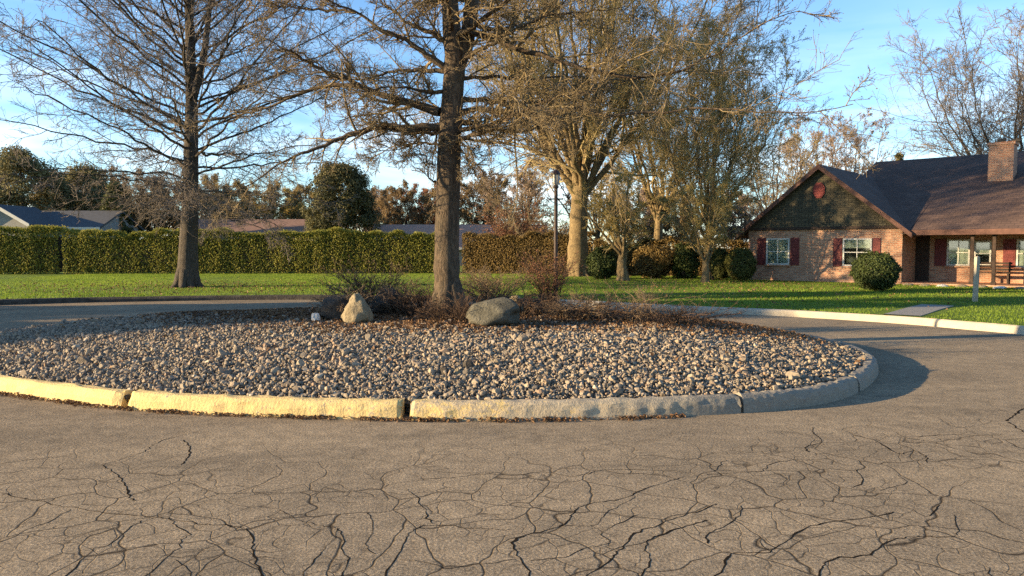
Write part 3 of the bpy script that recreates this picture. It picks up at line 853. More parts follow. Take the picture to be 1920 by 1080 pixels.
# limbs towards and away from the camera, and the high crown outside the frame
for k in range(22):
    hz = 3.0 + 7.5*rng.random()
    ii_ = int(np.argmin(np.abs(TP[0][:, 2]-hz))); p0 = TP[0][ii_]
    a = rng.choice([1, -1])*math.pi/2 + rng.normal(0, 0.55) if hz < 5.5 else rng.uniform(0, 2*np.pi)
    up = 0.05 + 0.09*(hz-3)
    L = (3.6 if hz < 5.5 else 4.6 - 0.35*(hz-5))*(0.7+0.5*rng.random())
    d = np.array([math.cos(a), math.sin(a), up])
    q = resample([p0, p0 + d*L*0.35, p0 + d*L*0.7 + [0, 0, 0.15], p0 + d*L + rng.normal(0, 0.2, 3)], NL, 0.012)
    LPs.append(q); LRs.append(0.005 + 0.038*(1-np.linspace(0, 1, NL))**1.3)
LPs = np.array(LPs); LRs = np.array(LRs)
c2 = grow(LPs, LRs, 18, 0.08, 1.0, math.radians(52), 0.30, 8, 0.10, 0.13, 0.55, 0.007, 0.35, 0.35)
c3 = grow(*c2, 10, 0.12, 1.0, math.radians(48), 0.50, 6, 0.12, 0.15, 0.6, 0.0045, 0.3, 0.12)
c4 = grow(*c3, 7, 0.15, 1.0, math.radians(45), 0.6, 4, 0.1, 0.15, 0.65, 0.003, 0.2, 0.07)
budp = c4[0][:, -1, :]
budp = budp[rng.random(len(budp)) < 0.4]
finish_tree('oak_tree', base, 'bare oak with dark ridged trunk standing in the middle of the stone island', 'large bare oaks',
            [tubes(TP, TR, 18), tubes(LP, LR, 14), flare(base, 0.22, 7, 0.42), tubes(LPs, LRs, 8)],
            [tubes(*c2, 5), tubes(*c3, 4), tubes(*c4, 3)], M['bark_oak'], M['bark_twig'], cards(budp, np.full(len(budp), 0.012)), M['buds_brown'])

# --- the oak on the far lawn at left
YL = 27.7
b0 = W(352, 541, YL); base = np.array([b0[0], b0[1], 0.08])
tp = [base, W(353, 470, YL), W(356, 400, YL), W(358, 300, YL), W(359, 200, YL), W(357, 100, YL), W(354, 0, YL), W(354, -130, YL), W(352, -270, YL)]
TP, TR = trunk_tube(tp, [0.42, 0.35, 0.295, 0.26, 0.22, 0.175, 0.14, 0.09, 0.02], 60)
LP, LR = trunk_tube([W(362, 190, YL), W(372, 150, YL-0.2), W(381, 110, YL-0.3), W(389, 50, YL-0.3), W(396, -20, YL-0.2), W(404, -110, YL)], [0.13, 0.13, 0.12, 0.1, 0.07, 0.02], 60)
LPs, LRs = [], []
NL = 18
ga = 2.39996
for k in range(112):
    t = k/111
    hz = 3.0 + (15.6-3.0)*t**1.05
    p0 = TP[0][int(np.argmin(np.abs(TP[0][:, 2]-hz)))]
    a = k*ga + rng.normal(0, 0.25)
    L = np.interp(hz, [3, 4.2, 6, 8, 10, 12, 14, 15.6], [4.2, 6.6, 7.9, 7.9, 7.1, 5.6, 3.4, 1.5])*(0.72+0.45*rng.random())
    sl = np.interp(hz, [3, 4.0, 5.5, 8, 11, 15], [-0.15, 0.08, 0.38, 0.62, 0.9, 1.4])
    cv = np.interp(hz, [3, 5, 8, 13], [-0.25, -0.02, 0.22, 0.2])
    d = np.array([math.cos(a), math.sin(a), sl + rng.normal(0, 0.13)]); d /= np.linalg.norm(d)
    q = resample([p0, p0 + d*L*0.33, p0 + d*L*0.66 + [0, 0, cv*L*0.12], p0 + d*L + [0, 0, cv*L*0.4]], NL, 0.03)
    r0 = np.interp(hz, [3, 5, 9, 13.6], [0.028, 0.055, 0.045, 0.02])
    q[2:] += np.cumsum(rng.normal(0, 0.035, (NL-2, 3)), axis=0)
    LPs.append(q); LRs.append(np.linspace(r0, 0.012, NL))
LPs = np.array(LPs); LRs = np.array(LRs)
c2 = grow(LPs, LRs, 13, 0.12, 1.0, math.radians(48), 0.34, 7, 0.08, 0.14, 0.5, 0.012, 0.3, 0.4)
c3 = grow(*c2, 8, 0.15, 1.0, math.radians(45), 0.5, 5, 0.08, 0.15, 0.6, 0.008, 0.2, 0.15)
c4 = grow(*c3, 5, 0.2, 1.0, math.radians(42), 0.65, 4, 0.06, 0.15, 0.65, 0.0065, 0.2, 0.12)
finish_tree('oak_tree', base, 'bare grey oak with layered spreading branches on the lawn before the hedge', 'large bare oaks',
            [tubes(TP, TR, 14), tubes(LP, LR, 10), flare(base, 0.34, 8, 0.7), tubes(LPs, LRs, 6)],
            [tubes(*c2, 4), tubes(*c3, 3), tubes(*c4, 3)], M['bark_grey'], M['twig_grey'])

# --- generic forking tree
def fork_tree(name, label, group, base, height, r0, fork, nlimb, spread, mt, mc, mbud=None, bud=0.03, nb=3, Ks=(8, 7, 5), lean=(0, 0), dense=1.0, twig=0.008, lscale=1.0, trunk_pts=None):
    base = np.asarray(base, float)
    top = base + [lean[0]*fork, lean[1]*fork, fork]
    tp = trunk_pts if trunk_pts is not None else [base, base*0.6+top*0.4 + rng.normal(0, r0*0.2, 3)*[1, 1, 0], top]
    TP, TR = trunk_tube(tp, [r0*1.25, r0*1.0, r0*0.95, r0*0.85], 16)
    top = TP[0][-1]
    P, R = [], []
    n = 18
    for k in range(nlimb):
        a = 2*np.pi*k/nlimb + rng.normal(0, 0.3)
        s = spread*(0.35 + 0.8*rng.random()) if k else spread*0.1
        hh = (height - fork)*(1.0 - 0.35*min(1, s/spread)*rng.random())
        e = top + np.array([math.cos(a)*s, math.sin(a)*s, hh])
        p0 = TP[0][-1 - int(rng.integers(0, 4))]
        m1 = p0 + (e-p0)*0.3 + np.array([math.cos(a), math.sin(a), 0])*s*0.12
        m2 = p0 + (e-p0)*0.65 + np.array([math.cos(a), math.sin(a), 0])*s*0.12
        P.append(resample([p0 - [0, 0, r0*0.6], m1, m2, e], n, height*0.004)); R.append(max(0.012, twig) + r0*(0.34 if k else 0.5)*(1-np.linspace(0, 1, n))**1.15)
    P = np.array(P); R = np.array(R)
    c2 = grow(P, R, Ks[0], 0.12, 1.0, math.radians(42), 0.42*lscale, 9, 0.15, 0.12, 0.5, twig*2, 0.1, height*0.03)
    c3 = grow(*c2, Ks[1], 0.15, 1.0, math.radians(45), 0.5*lscale, 6, 0.12, 0.14, 0.55, twig*1.4, 0.0, height*0.02)
    c4 = grow(*c3, Ks[2], 0.15, 1.0, math.radians(42), 0.55, 4, 0.1, 0.15, 0.6, twig, 0.0, height*0.012)
    buds = None
    if mbud is not None:
        q = c4[0].reshape(-1, 3)
        q = np.repeat(q, nb, axis=0) + rng.normal(0, bud*1.6, (len(q)*nb, 3))
        q = q[rng.random(len(q)) < dense]
        buds = cards(q, np.full(len(q), bud))
    return finish_tree(name, base, label, group, [tubes(TP, TR, 12), flare(base, r0*0.9, 7, r0*2), tubes(P, R, 7)], [tubes(*c2, 4), tubes(*c3, 3), tubes(*c4, 3)], mt, mc, buds, mbud)

# the big budding maple behind the lamp post
bm_ = W(1083, 520, 38.5); bm_[2] = 0.1
fork_tree('maple_tree', 'thick trunked maple with olive buds behind the lamp post', 'budding trees on the far lawn', bm_, 17.5, 0.48, 4.7, 16, 6.6, M['bark_maple'], M['twig_olive'], M['buds_gold'], 0.027, 3, (13, 11, 8), dense=0.5, twig=0.010,
          trunk_pts=[bm_, W(1084, 450, 38.5), W(1086, 390, 38.5), W(1088, 350, 38.5)])
b = W(1328, 530, 34.5); b[2] = 0.1
fork_tree('maple_tree', 'slender tree with dense olive crown left of the brick house', 'budding trees on the far lawn', b, 10.8, 0.19, 2.3, 13, 3.3, M['bark_maple'], M['twig_olive'], M['buds_gold'], 0.025, 3, (13, 10, 8), dense=0.42, twig=0.008)
b = W(1235, 518, 44.5); b[2] = 0.1
fork_tree('maple_tree', 'tall tree with brown olive twigs rising behind the maple', 'budding trees on the far lawn', b, 17.0, 0.27, 3.5, 12, 5.2, M['bark_maple'], M['twig_olive'], M['buds_gold'], 0.030, 2, (13, 10, 8), dense=0.5, twig=0.010)
b = W(1168, 526, 33.0); b[2] = 0.1
fork_tree('ornamental_tree', 'small low branched tree with pale trunk and golden buds', 'budding trees on the far lawn', b, 4.6, 0.22, 1.25, 8, 2.3, M['bark_maple'], M['twig_olive'], M['buds_gold'], 0.028, 2, (9, 8, 6), dense=0.55, twig=0.007)
b = W(1322, 530, 31.5); b[2] = 0.1
fork_tree('ornamental_tree', 'small golden tree with pale slim trunk near the round shrubs', 'budding trees on the far lawn', b, 4.3, 0.15, 1.1, 8, 2.2, M['bark_maple'], M['twig_olive'], M['buds_gold'], 0.028, 2, (9, 8, 6), dense=0.55, twig=0.007)
# far bare trees
def far_tree(px, Y, height, spread, mt, mc, label, mbud=None, name='bare_tree', bud=0.06, dense=0.7, r0=0.25, fork=2.5, Ks=(8, 7, 4), twig=0.015, nl=9):
    b = W(px, 500, Y); b[2] = 0.05
    return fork_tree(name, label, 'trees in the distance', b, height, r0, fork, nl, spread, mt, mc, mbud, bud*0.8, 4, Ks, dense=dense, twig=twig)
far_tree(1898, 52, 17.5, 6.4, M['bark_grey'], M['twig_grey'], 'tall bare tree behind the chimney of the brick house', r0=0.26, fork=4.5, Ks=(13, 10, 7), twig=0.012, nl=17)
far_tree(1590, 75, 14.2, 5.2, M['bark_grey'], M['twig_tan'], 'pinkish budding tree rising behind the gable peak', M['buds_pink'], bud=0.07)
far_tree(1520, 70, 13.0, 4.0, M['bark_grey'], M['twig_tan'], 'pale budding tree just left of the gable peak', M['buds_pink'], bud=0.06, dense=0.5)
far_tree(1450, 62, 11.5, 4.2, M['bark_grey'], M['twig_grey'], 'bare grey tree over the left slope of the gable', M['buds_olive'], bud=0.05, dense=0.5)
far_tree(760, 78, 7.8, 3.6, M['bark_grey'], M['twig_tan'], 'rusty brown tree just left of the island oak in the distance', M['buds_brown'], bud=0.09, dense=1.0)
far_tree(905, 80, 8.8, 3.8, M['bark_grey'], M['twig_tan'], 'pale brown tree just right of the island oak in the distance', M['buds_brown'], bud=0.09, dense=0.9)
far_tree(985, 60, 8.2, 3.4, M['bark_grey'], M['twig_tan'], 'tan twiggy tree behind the lamp post and the faded roof', M['buds_pink'], bud=0.06, dense=0.7)
far_tree(1120, 62, 9.0, 4.2, M['bark_grey'], M['twig_tan'], 'tan twiggy tree behind the thick maple trunk', M['buds_pink'], bud=0.06, dense=0.6)
far_tree(430, 72, 7.8, 4.4, M['bark_grey'], M['twig_tan'], 'olive brown tree over the brown roof beyond the hedge', M['buds_olive'], bud=0.09, dense=1.0)
far_tree(510, 82, 8.0, 4.4, M['bark_grey'], M['twig_tan'], 'gold brown tree left of the dark evergreen', M['buds_gold'], bud=0.09, dense=0.8)
far_tree(290, 75, 8.0, 4.6, M['bark_grey'], M['twig_red'], 'reddish brown tree behind the lawn oak trunk', M['buds_brown'], bud=0.10, dense=1.0)
far_tree(690, 95, 8.4, 4.6, M['bark_grey'], M['twig_tan'], 'pale pink brown tree right behind the dark evergreen', M['buds_pink'], bud=0.10, dense=0.8)

for px_, h_, sp_, lab_, mb_ in ((1200, 7.5, 3.6, 'tan brown tree low behind the low pale trunk', 'buds_pink'), (1275, 8.0, 3.8, 'brown tree low behind the slender olive tree', 'buds_brown'), (1385, 7.6, 3.4, 'tan tree low behind the round shrubs at the house corner', 'buds_pink'),
                          (120, 9.6, 4.6, 'olive brown tree over the small grey roof', 'buds_olive'), (205, 9.4, 4.6, 'brown tree left of the lawn oak beyond the hedge', 'buds_brown'), (350, 8.8, 4.4, 'brown tree hidden behind the lawn oak trunk', 'buds_brown'), (575, 8.0, 4.2, 'olive tree touching the left side of the dark evergreen', 'buds_olive'),
                          (820, 8.2, 4.2, 'rusty tree right behind the trunk of the island oak', 'buds_red')):
    far_tree(px_, 84 + (px_ % 7), h_, sp_, M['bark_grey'], M['twig_tan'], lab_, M[mb_], bud=0.10, dense=1.0, fork=1.2)

def leafy_tree(name, label, px, Y, top_py, wpx, mat, cone=0.0, n=15000, size=0.16, group='evergreens in the distance', seed=0, base_py=500):
    r_ = np.random.default_rng(seed+100)
    b = W(px, 500, Y); b[2] = 0.05
    Ht = W(px, top_py, Y)[2]; w = wpx/F_PX*Y/2
    root = empty(name, b); tag(root, label, 'tree', group)
    mb = MB(); mb.tube([(0, 0, -0.05), (0.05, 0, Ht*0.3), (0, 0.05, Ht*0.85)], [0.28, 0.2, 0.04], 9); mb.build('trunk', M['bark_grey'], root, smooth=True)
    # clumps spread over the crown
    ncl = 110
    u = r_.random(ncl); z = Ht*(0.10 + 0.88*u)
    prof = np.sin(np.clip(u, 0.02, 1)*np.pi*0.92+0.22)**0.7 if not cone else (1 - u*0.93)**cone
    ang = r_.random(ncl)*2*np.pi; rr = w*prof*(0.35 + 0.65*np.sqrt(r_.random(ncl)))
    cc = np.c_[np.cos(ang)*rr, np.sin(ang)*rr, z]
    cs_ = w*(0.16 + 0.2*r_.random(ncl))
    n = int(n*2.2); size = size*0.62
    k = r_.integers(0, ncl, n)
    d = unit(r_.normal(size=(n, 3)))*(r_.random(n)**0.45)[:, None]
    C = cc[k] + d*cs_[k][:, None]*np.array([1, 1, 0.85])
    V, F, A = cards(C, np.full(n, size), unit(d+[0, 0, 0.2]), 0.6)
    clump_tone = np.repeat(r_.random(ncl)[k], 4)
    obj('crown', V, F, mat, root, attr=np.clip(0.55*A + 0.45*clump_tone, 0, 1))
    return root
leafy_tree('evergreen_tree', 'dark rounded evergreen standing beyond the hedge left of the island oak', 637, 62, 312, 152, M['leaf_ever'], 0.42, 30000, 0.14, seed=1)
leafy_tree('evergreen_tree', 'broad dull green tree behind the white trimmed gable', 45, 66, 288, 170, M['leaf_dull'], 0, 24000, 0.16, seed=2)
leafy_tree('evergreen_tree', 'dull green tree filling the gap right of the white trimmed gable', 165, 72, 318, 150, M['leaf_dull'], 0, 22000, 0.16, seed=3)
leafy_tree('evergreen_tree', 'low dark evergreen beside the small grey roof', 222, 62, 345, 75, M['needles'], 0.5, 14000, 0.13, seed=4)
leafy_tree('evergreen_tree', 'pointed evergreen tip showing over the main house ridge', 1680, 70, 288, 46, M['leaf_dull'], 0.8, 8000, 0.15, seed=5)
leafy_tree('evergreen_tree', 'dull tree at the left edge beyond the hedge', -60, 70, 300, 130, M['leaf_dull'], 0, 14000, 0.16, seed=6)

# ------------------------------------------------------------------ hedges and shrubs
def hedge(label, px0, px1, Y0, Y1, h, mat, n, depth=1.5, size=0.055, group='clipped hedges beyond the lawn', seed=0, name='hedge'):
    r_ = np.random.default_rng(seed+50)
    a = W(px0, 500, Y0)[:2]; b = W(px1, 500, Y1)[:2]
    L = np.linalg.norm(b-a); t = (b-a)/L; nn = np.array([-t[1], t[0]])
    base = np.array([*(a+b)/2, 0.1])
    root = empty(name, base); tag(root, label, 'hedge', group)
    def place(s, d, z): return np.c_[a[None] + t[None]*s[:, None] + nn[None]*d[:, None], z] - base
    # woody inner mass
    ns = max(4, int(L/0.4)); s = np.linspace(0.15, L-0.15, ns)
    hh = h - 0.35 + 0.08*np.sin(s*1.3) + 0.05*r_.normal(size=ns)
    rows_ = [(0.25, 0.1), (0.18, 0.6), (0.25, 1.0), (depth-0.25, 1.0), (depth-0.18, 0.6), (depth-0.25, 0.1)]
    V = np.stack([place(s, np.full(ns, d), 0.0 + hh*f_) for d, f_ in rows_], 1)
    k = len(rows_)
    Q = [(i*k+j, (i+1)*k+j, (i+1)*k+(j+1) % k, i*k+(j+1) % k) for i in range(ns-1) for j in range(k)]
    Q += [(0, 1, 2, 3), (0, 3, 4, 5), ((ns-1)*k+3, (ns-1)*k+2, (ns-1)*k+1, (ns-1)*k), ((ns-1)*k+5, (ns-1)*k+4, (ns-1)*k+3, (ns-1)*k)]
    obj('branches', V.reshape(-1, 3), np.array(Q), M['wood_dark'], root)
    # leaf sprays: front, top, ends
    u = r_.random(n); s = r_.random(n)*L
    plant = np.clip(np.sin(s*2*np.pi/1.3 + 1.6*np.sin(s*0.53) + 0.9*np.sin(s*1.31))*0.5+0.5 + 0.15*np.sin(s*3.7), 0, 1)               # each bush bulges a little
    bulge = 0.03*plant + 0.05*np.sin(s*0.9+1)
    z = np.zeros(n); d = np.zeros(n); nv = np.zeros((n, 3))
    top = u < 0.3; fr = (u >= 0.3) & (u < 0.86); bk = u >= 0.86
    ht = h + 0.09*np.sin(s*0.8+seed) + 0.07*np.sin(s*1.9+seed*2) + 0.10*plant + 0.06*np.sin(s*5.1) + 0.05*r_.normal(size=n)
    d[top] = r_.random(top.sum())*depth; z[top] = ht[top] - np.abs(r_.normal(0, 0.10, top.sum())); nv[top] = [0, 0, 1]
    d[fr] = 0.05 - bulge[fr] + np.abs(r_.normal(0, 0.16, fr.sum())); z[fr] = ht[fr]*(r_.random(fr.sum())**0.9); nv[fr] = [-nn[0], -nn[1], 0.2]
    d[bk] = depth - 0.05 - np.abs(r_.normal(0, 0.15, bk.sum())); z[bk] = ht[bk]*r_.random(bk.sum()); nv[bk] = [nn[0], nn[1], 0.2]
    V, F, A = cards(place(s, d, z), np.full(n, size), nv + np.array([-0.5, 0, 0.2]), 0.9, 0.45)
    tone = np.repeat(np.clip(0.5 + 0.2*np.sin(s*0.6+np.sin(s*0.23)*2) + 0.2*np.sin(s*2.1+z*2.5) + 0.15*np.sin(s*7.1+z*5), 0, 1), 4)
    obj('foliage', V, F, mat, root, attr=0.6*A + 0.4*tone)
    return root
hedge('olive hedge at the left edge, left of its dark notch', -260, 108, 40.5, 41.6, 2.62, M['hedge'], 42000, seed=1)
hedge('long olive hedge behind the lawn oak, right of the dark notch', 116, 860, 41.7, 43.0, 2.48, M['hedge'], 80000, seed=2)
hedge('rust brown hedge right of the island oak, behind the lamp post', 866, 1110, 43.0, 41.0, 2.3, M['hedge_brown'], 32000, seed=3)
hedge('low mixed brown hedge behind the small golden trees', 1112, 1420, 39.5, 37.5, 1.9, M['hedge_brown'], 30000, seed=4)

def round_shrub(label, px, base_py, wpx, hpx, mat, n=9000, size=0.035, group='clipped round shrubs by the house', Y=None, name='shrub', loose=0.0):
    b = G(px, base_py, 0.12) if Y is None else W(px, base_py, Y)
    b[2] = 0.12
    Y = b[1]; w = wpx/F_PX*Y/2; h = hpx/F_PX*Y
    root = empty(name, b); tag(root, label, 'shrub', group)
    kk = 1 - 0.45*(loose > 0); V = I2*np.array([w*0.86*kk, w*0.86*kk, h*0.44*kk]) + [0, 0, h*0.5*kk]
    V[:, 2] = np.maximum(V[:, 2], 0.02)
    obj('branches', V, T2, M['wood_dark'], root)
    d = unit(rng.normal(size=(n, 3)))
    lump = 1 + 0.10*np.sin(d[:, 0]*4+px)*np.sin(d[:, 1]*5+px)*np.sin(d[:, 2]*4+1) + 0.06*np.sin(d[:, 0]*9)*np.sin(d[:, 2]*11+px) + rng.normal(0, 0.045+0.12*loose, n) + loose*0.9*np.sin(d[:, 0]*3.1+px)*np.sin(d[:, 2]*3.7+px*0.7)*np.sin(d[:, 1]*2.9+px)
    C = d*np.array([w, w, h*0.5])*lump[:, None]*(0.97 - 0.1*rng.random(n))[:, None] + [0, 0, h*0.52]
    C[:, 2] = np.maximum(C[:, 2], 0.03)
    V, F, A = cards(C, np.full(n, size), d, 0.7)
    obj('foliage', V, F, mat, root, attr=A)
    return root
round_shrub('large dark round shrub before the brick gable wing', 1640, 546, 82, 72, M['shrub_dark'], 12000)
round_shrub('olive round shrub at the left corner of the brick gable wing', 1388, 535, 56, 62, M['shrub_olive'], 9000, Y=32.6)
round_shrub('olive upright shrub beside the pale slim tree trunk', 1350, 533, 36, 60, M['shrub_olive'], 7000, Y=33.6)
round_shrub('dark leafy shrub between the maple and the low pale trunk', 1128, 531, 52, 58, M['shrub_dark'], 6000, Y=35, group='loose shrubs on the far lawn', size=0.055, loose=0.35)
round_shrub('brown leafy shrub right of the low pale trunk', 1225, 529, 74, 60, M['hedge_brown'], 6000, Y=36, group='loose shrubs on the far lawn', size=0.055, loose=0.35)
round_shrub('dark leafy shrub left of the pale slim trunk', 1285, 530, 48, 62, M['shrub_dark'], 5000, Y=35.5, group='loose shrubs on the far lawn', size=0.055, loose=0.35)

def bare_shrub(label, c, h, spread, nst, mat, Ks=(6, 5), r=0.008, group='bare shrubs on the island', mbud=None, bud=0.012, arch=0.0, name='bare_shrub', rmin=0.003):
    c = np.asarray(c, float)
    P, R = [], []
    n = 12
    for k in range(nst):
        a = rng.uniform(0, 2*np.pi); s = spread*(0.2+0.9*rng.random()); hh = h*(0.55+0.5*rng.random())
        b = c + np.array([rng.normal(0, spread*0.13), rng.normal(0, spread*0.13), -0.03])
        e = b + np.array([math.cos(a)*s, math.sin(a)*s, hh*(1-arch*rng.random())])
        m_ = b + (e-b)*0.5 + [0, 0, hh*(0.12 + arch*0.25)]
        P.append(resample([b, m_, e], n, 0.012*h)); R.append(np.linspace(r, rmin, n))
    P = np.array(P); R = np.array(R)
    g2 = grow(P, R, Ks[0], 0.2, 1.0, math.radians(38), 0.42, 6, 0.1, 0.13, 0.6, rmin, 0, 0.06)
    g3 = grow(*g2, Ks[1], 0.2, 1.0, math.radians(40), 0.5, 4, 0.1, 0.14, 0.6, rmin*0.8, 0, 0.04)
    root = empty(name, c); tag(root, label, 'shrub', group)
    V, Q = tubes(P, R, 5); obj('stems', V-c, Q, mat, root, smooth=True)
    V, Q = join([tubes(*g2, 3), tubes(*g3, 3)]); tw = obj('twigs', V-c, Q, mat, root)
    if mbud is not None:
        q = np.concatenate([g3[0][:, -1], g3[0][:, -2]]); V, F, A = cards(q, np.full(len(q), bud)); obj('buds', V-c, F, mbud, tw, attr=A)
    return root
def on_mound(px, py): 
    q = M_hit(px, py); q[2] = mound(q[None])[0]; return q
bare_shrub('tan twiggy shrub spreading over the boulders left of the oak', on_mound(690, 585) + [0, 0.3, 0], 0.72, 0.85, 55, M['twig_red'], (6, 5), 0.008, mbud=M['buds_brown'])
bare_shrub('brown twiggy shrub at the foot of the oak trunk', on_mound(790, 596), 0.45, 0.6, 48, M['twig_red'], (6, 5), 0.007)
bare_shrub('thorny tan shrub behind the grey boulder', on_mound(925, 583) + [0, 0.3, 0], 0.7, 0.95, 50, M['twig_tan'], (6, 5), 0.008, mbud=M['buds_brown'])
bare_shrub('reddish shrub wrapped round the lamp post', on_mound(1032, 584) + [0, 0.6, 0], 0.95, 0.55, 44, M['twig_red'], (6, 5), 0.008, mbud=M['buds_red'])
bare_shrub('low arching bare shrub trailing over the right of the mound', on_mound(1190, 604), 0.55, 0.95, 26, M['twig_tan'], (5, 4), 0.006, arch=0.6)
bare_shrub('low brown shrub just right of the pale flat stone', on_mound(1110, 600), 0.42, 0.7, 30, M['twig_red'], (5, 5), 0.006, arch=0.4)
bare_shrub('dark twiggy shrub between the grey boulder and the oak', on_mound(870, 606), 0.45, 0.4, 22, M['twig_red'], (5, 4), 0.006)
for px_, py_, h_, s_, lab_, mt_ in ((752, 592, 0.55, 0.6, 'dead brown shrub over the large dark boulder', 'twig_tan'), (640, 598, 0.5, 0.5, 'dead brown shrub over the rounded dark boulder', 'twig_tan'), (985, 596, 0.5, 0.6, 'tangled brown shrub at the right end of the grey boulder', 'twig_red'), (1065, 600, 0.4, 0.7, 'low tangled shrub before the lamp post', 'twig_tan'), (830, 604, 0.35, 0.5, 'low dead brush right in front of the oak trunk', 'twig_red'), (1260, 612, 0.35, 0.8, 'sparse low brush at the far right of the mound top', 'twig_red')):
    bare_shrub(lab_, on_mound(px_, py_) + [0, 0.1, 0], h_, s_, 40, M[mt_], (6, 5), 0.006, arch=0.5)
cr_ = W(965, 500, 46.0); cr_[2] = 0.1
bare_shrub('tall red twigged shrub before the faded roof', cr_, 3.7, 2.1, 60, M['twig_red'], (8, 7), 0.02, 'bare shrubs beyond the lawn', M['buds_red'], 0.05, rmin=0.009)
cr_ = W(1040, 500, 45.0); cr_[2] = 0.1
bare_shrub('tan twigged shrub left of the thick maple trunk', cr_, 3.0, 1.8, 44, M['twig_tan'], (8, 6), 0.02, 'bare shrubs beyond the lawn', M['buds_brown'], 0.045, rmin=0.009)

# ------------------------------------------------------------------ lamp post on the island
lp = on_mound(1042, 586) + [0, 1.1, 0]
lp[0] = (1042-960)/F_PX*lp[1]; lp[2] = mound(lp[None])[0]
LH = W(1043, 347, lp[1])[2] - lp[2]
root = empty('lamp_post', lp); tag(root, 'thin dark brown post with small glass lantern beside the reddish shrub', 'lamp post')
mb = MB(); mb.lathe([(0.0, -0.02), (0.07, -0.02), (0.07, 0.06), (0.05, 0.1), (0.036, 0.14), (0.033, LH-0.06), (0.05, LH-0.05), (0.05, LH-0.02), (0.03, LH), (0.0, LH)], sides=14); mb.build('post', M['lamp_paint'], root, smooth=False)
mb = MB(); mb.tube([(-0.13, 0, LH-0.25), (0.13, 0, LH-0.25)], 0.012, 8); mb.build('ladder_rest', M['lamp_paint'], root)
mb = MB(); mb.lathe([(0.0, LH), (0.035, LH), (0.05, LH+0.02), (0.062, LH+0.19), (0.0, LH+0.19)], sides=6); gl = mb.build('lantern_glass', M['lamp_glass'], root)
mb = MB()
for k in range(6):
    a = 2*np.pi*k/6
    mb.tube([(0.052*math.cos(a), 0.052*math.sin(a), LH+0.015), (0.064*math.cos(a), 0.064*math.sin(a), LH+0.195)], 0.006, 5)
mb.build('lantern_frame', M['lamp_paint'], root)
mb = MB(); mb.lathe([(0.0, LH+0.19), (0.088, LH+0.19), (0.085, LH+0.205), (0.03, LH+0.265), (0.012, LH+0.28), (0.018, LH+0.295), (0.0, LH+0.315)], sides=12); mb.build('lantern_cap', M['lamp_paint'], root)

# ------------------------------------------------------------------ the brick house
PHI = math.radians(42)
HR = np.array([15.8, 30.0, 0.10])
hroot = empty('brick_house', HR, -PHI)
tag(hroot, 'low brick ranch house with shingled gable wing and red shutters', 'house')
cph, sph = math.cos(PHI), math.sin(PHI)
def hx(px, yl):
    """local x on the line y=yl that lies under pixel column px"""
    s = (px-960)/F_PX
    # (HR.x + x c + y s)/(HR.y - x s + y c) = s
    return (s*(HR[1] + yl*cph) - HR[0] - yl*sph)/(cph + s*sph)
def hz(px, py, yl):
    x = hx(px, yl); Y = HR[1] - x*sph + yl*cph
    return W(px, py, Y)[2] - HR[2]
WX = hx(1403, 0.0)            # left end of the gable front
AP = WX/2
ZE = 2.36; 
ZA = hz(1537, 313, 0.0)
SL = (ZA-ZE)/(-AP)
OV = 0.45
ZM = 2.22; YB = 2.1; YR = 9.3
ZR = hz(1650, 306, YR)
SM = (ZR-ZM)/YR
XL = hx(1637, YR); XR = 15.0
# brick body
mb = MB()
mb.box(WX, 0, 0, 9.0, -0.1, ZE)
mb.box(0.003, XR-0.4, YB, 2*YR-0.6, -0.1, ZM+0.55)
mb.box(XL+0.5, 0.0, 9.002, 2*YR-0.6, -0.1, ZM+0.5)
mb.prism([(0.6, ZM+0.3), (2*YR-0.6, ZM+0.3), (YR, ZR-0.35)], 'x', XL+0.5, XL+0.7)
mb.prism([(0.6, ZM+0.3), (2*YR-0.6, ZM+0.3), (YR, ZR-0.35)], 'x', XR-0.62, XR-0.4)
mb.build('wall', M['brick'], hroot)
# gable cladding (stands 6 cm proud over the brick, so its foot throws a line of shade)
mb = MB(); mb.prism([(WX-0.02, ZE-0.02), (0.02, ZE-0.02), (0.02, ZE+0.02), (AP, ZA-0.02), (WX-0.02, ZE+0.02)], 'y', -0.07, 0.05)
mb.build('gable_cladding', M['siding'], hroot)
mb = MB(); mb.box(WX-0.05, 0.05, -0.10, -0.072, ZE-0.06, ZE+0.05); mb.build('gable_board', M['wood_dark'], hroot)
# wing roof
def slab(poly_low, th): pass
mb = MB()
zr = lambda x: ZA + 0.09 - SL*abs(x-AP)
mb.prism([(OV, zr(OV)), (AP, zr(AP)), (AP, zr(AP)-0.15), (OV, zr(OV)-0.13)], 'y', -0.42, 9.4)
mb.prism([(WX-OV, zr(WX-OV)), (AP, zr(AP)), (AP, zr(AP)-0.15), (WX-OV, zr(WX-OV)-0.13)], 'y', -0.42, 9.4)
wr = mb.build('roof', M['roof_y'], hroot)
mb = MB()
for sgn, x1 in ((1, OV), (-1, WX-OV)):
    mb.prism([(AP, zr(AP)+0.012), (x1, zr(x1)+0.012), (x1, zr(x1)-0.19), (AP, zr(AP)-0.21)], 'y', -0.455, -0.422)
mb.build('rake_board', M['fascia'], wr)
# main roof
mb = MB()
zm = lambda y: ZR + 0.09 - SM*abs(y-YR)
y0 = -0.25; y1 = 2*YR+0.25
mb.prism([(y0, zm(y0)), (YR, zm(YR)), (y1, zm(y1)), (y1, zm(y1)-0.12), (YR, zm(YR)-0.14), (y0, zm(y0)-0.12)], 'x', XL, XR)
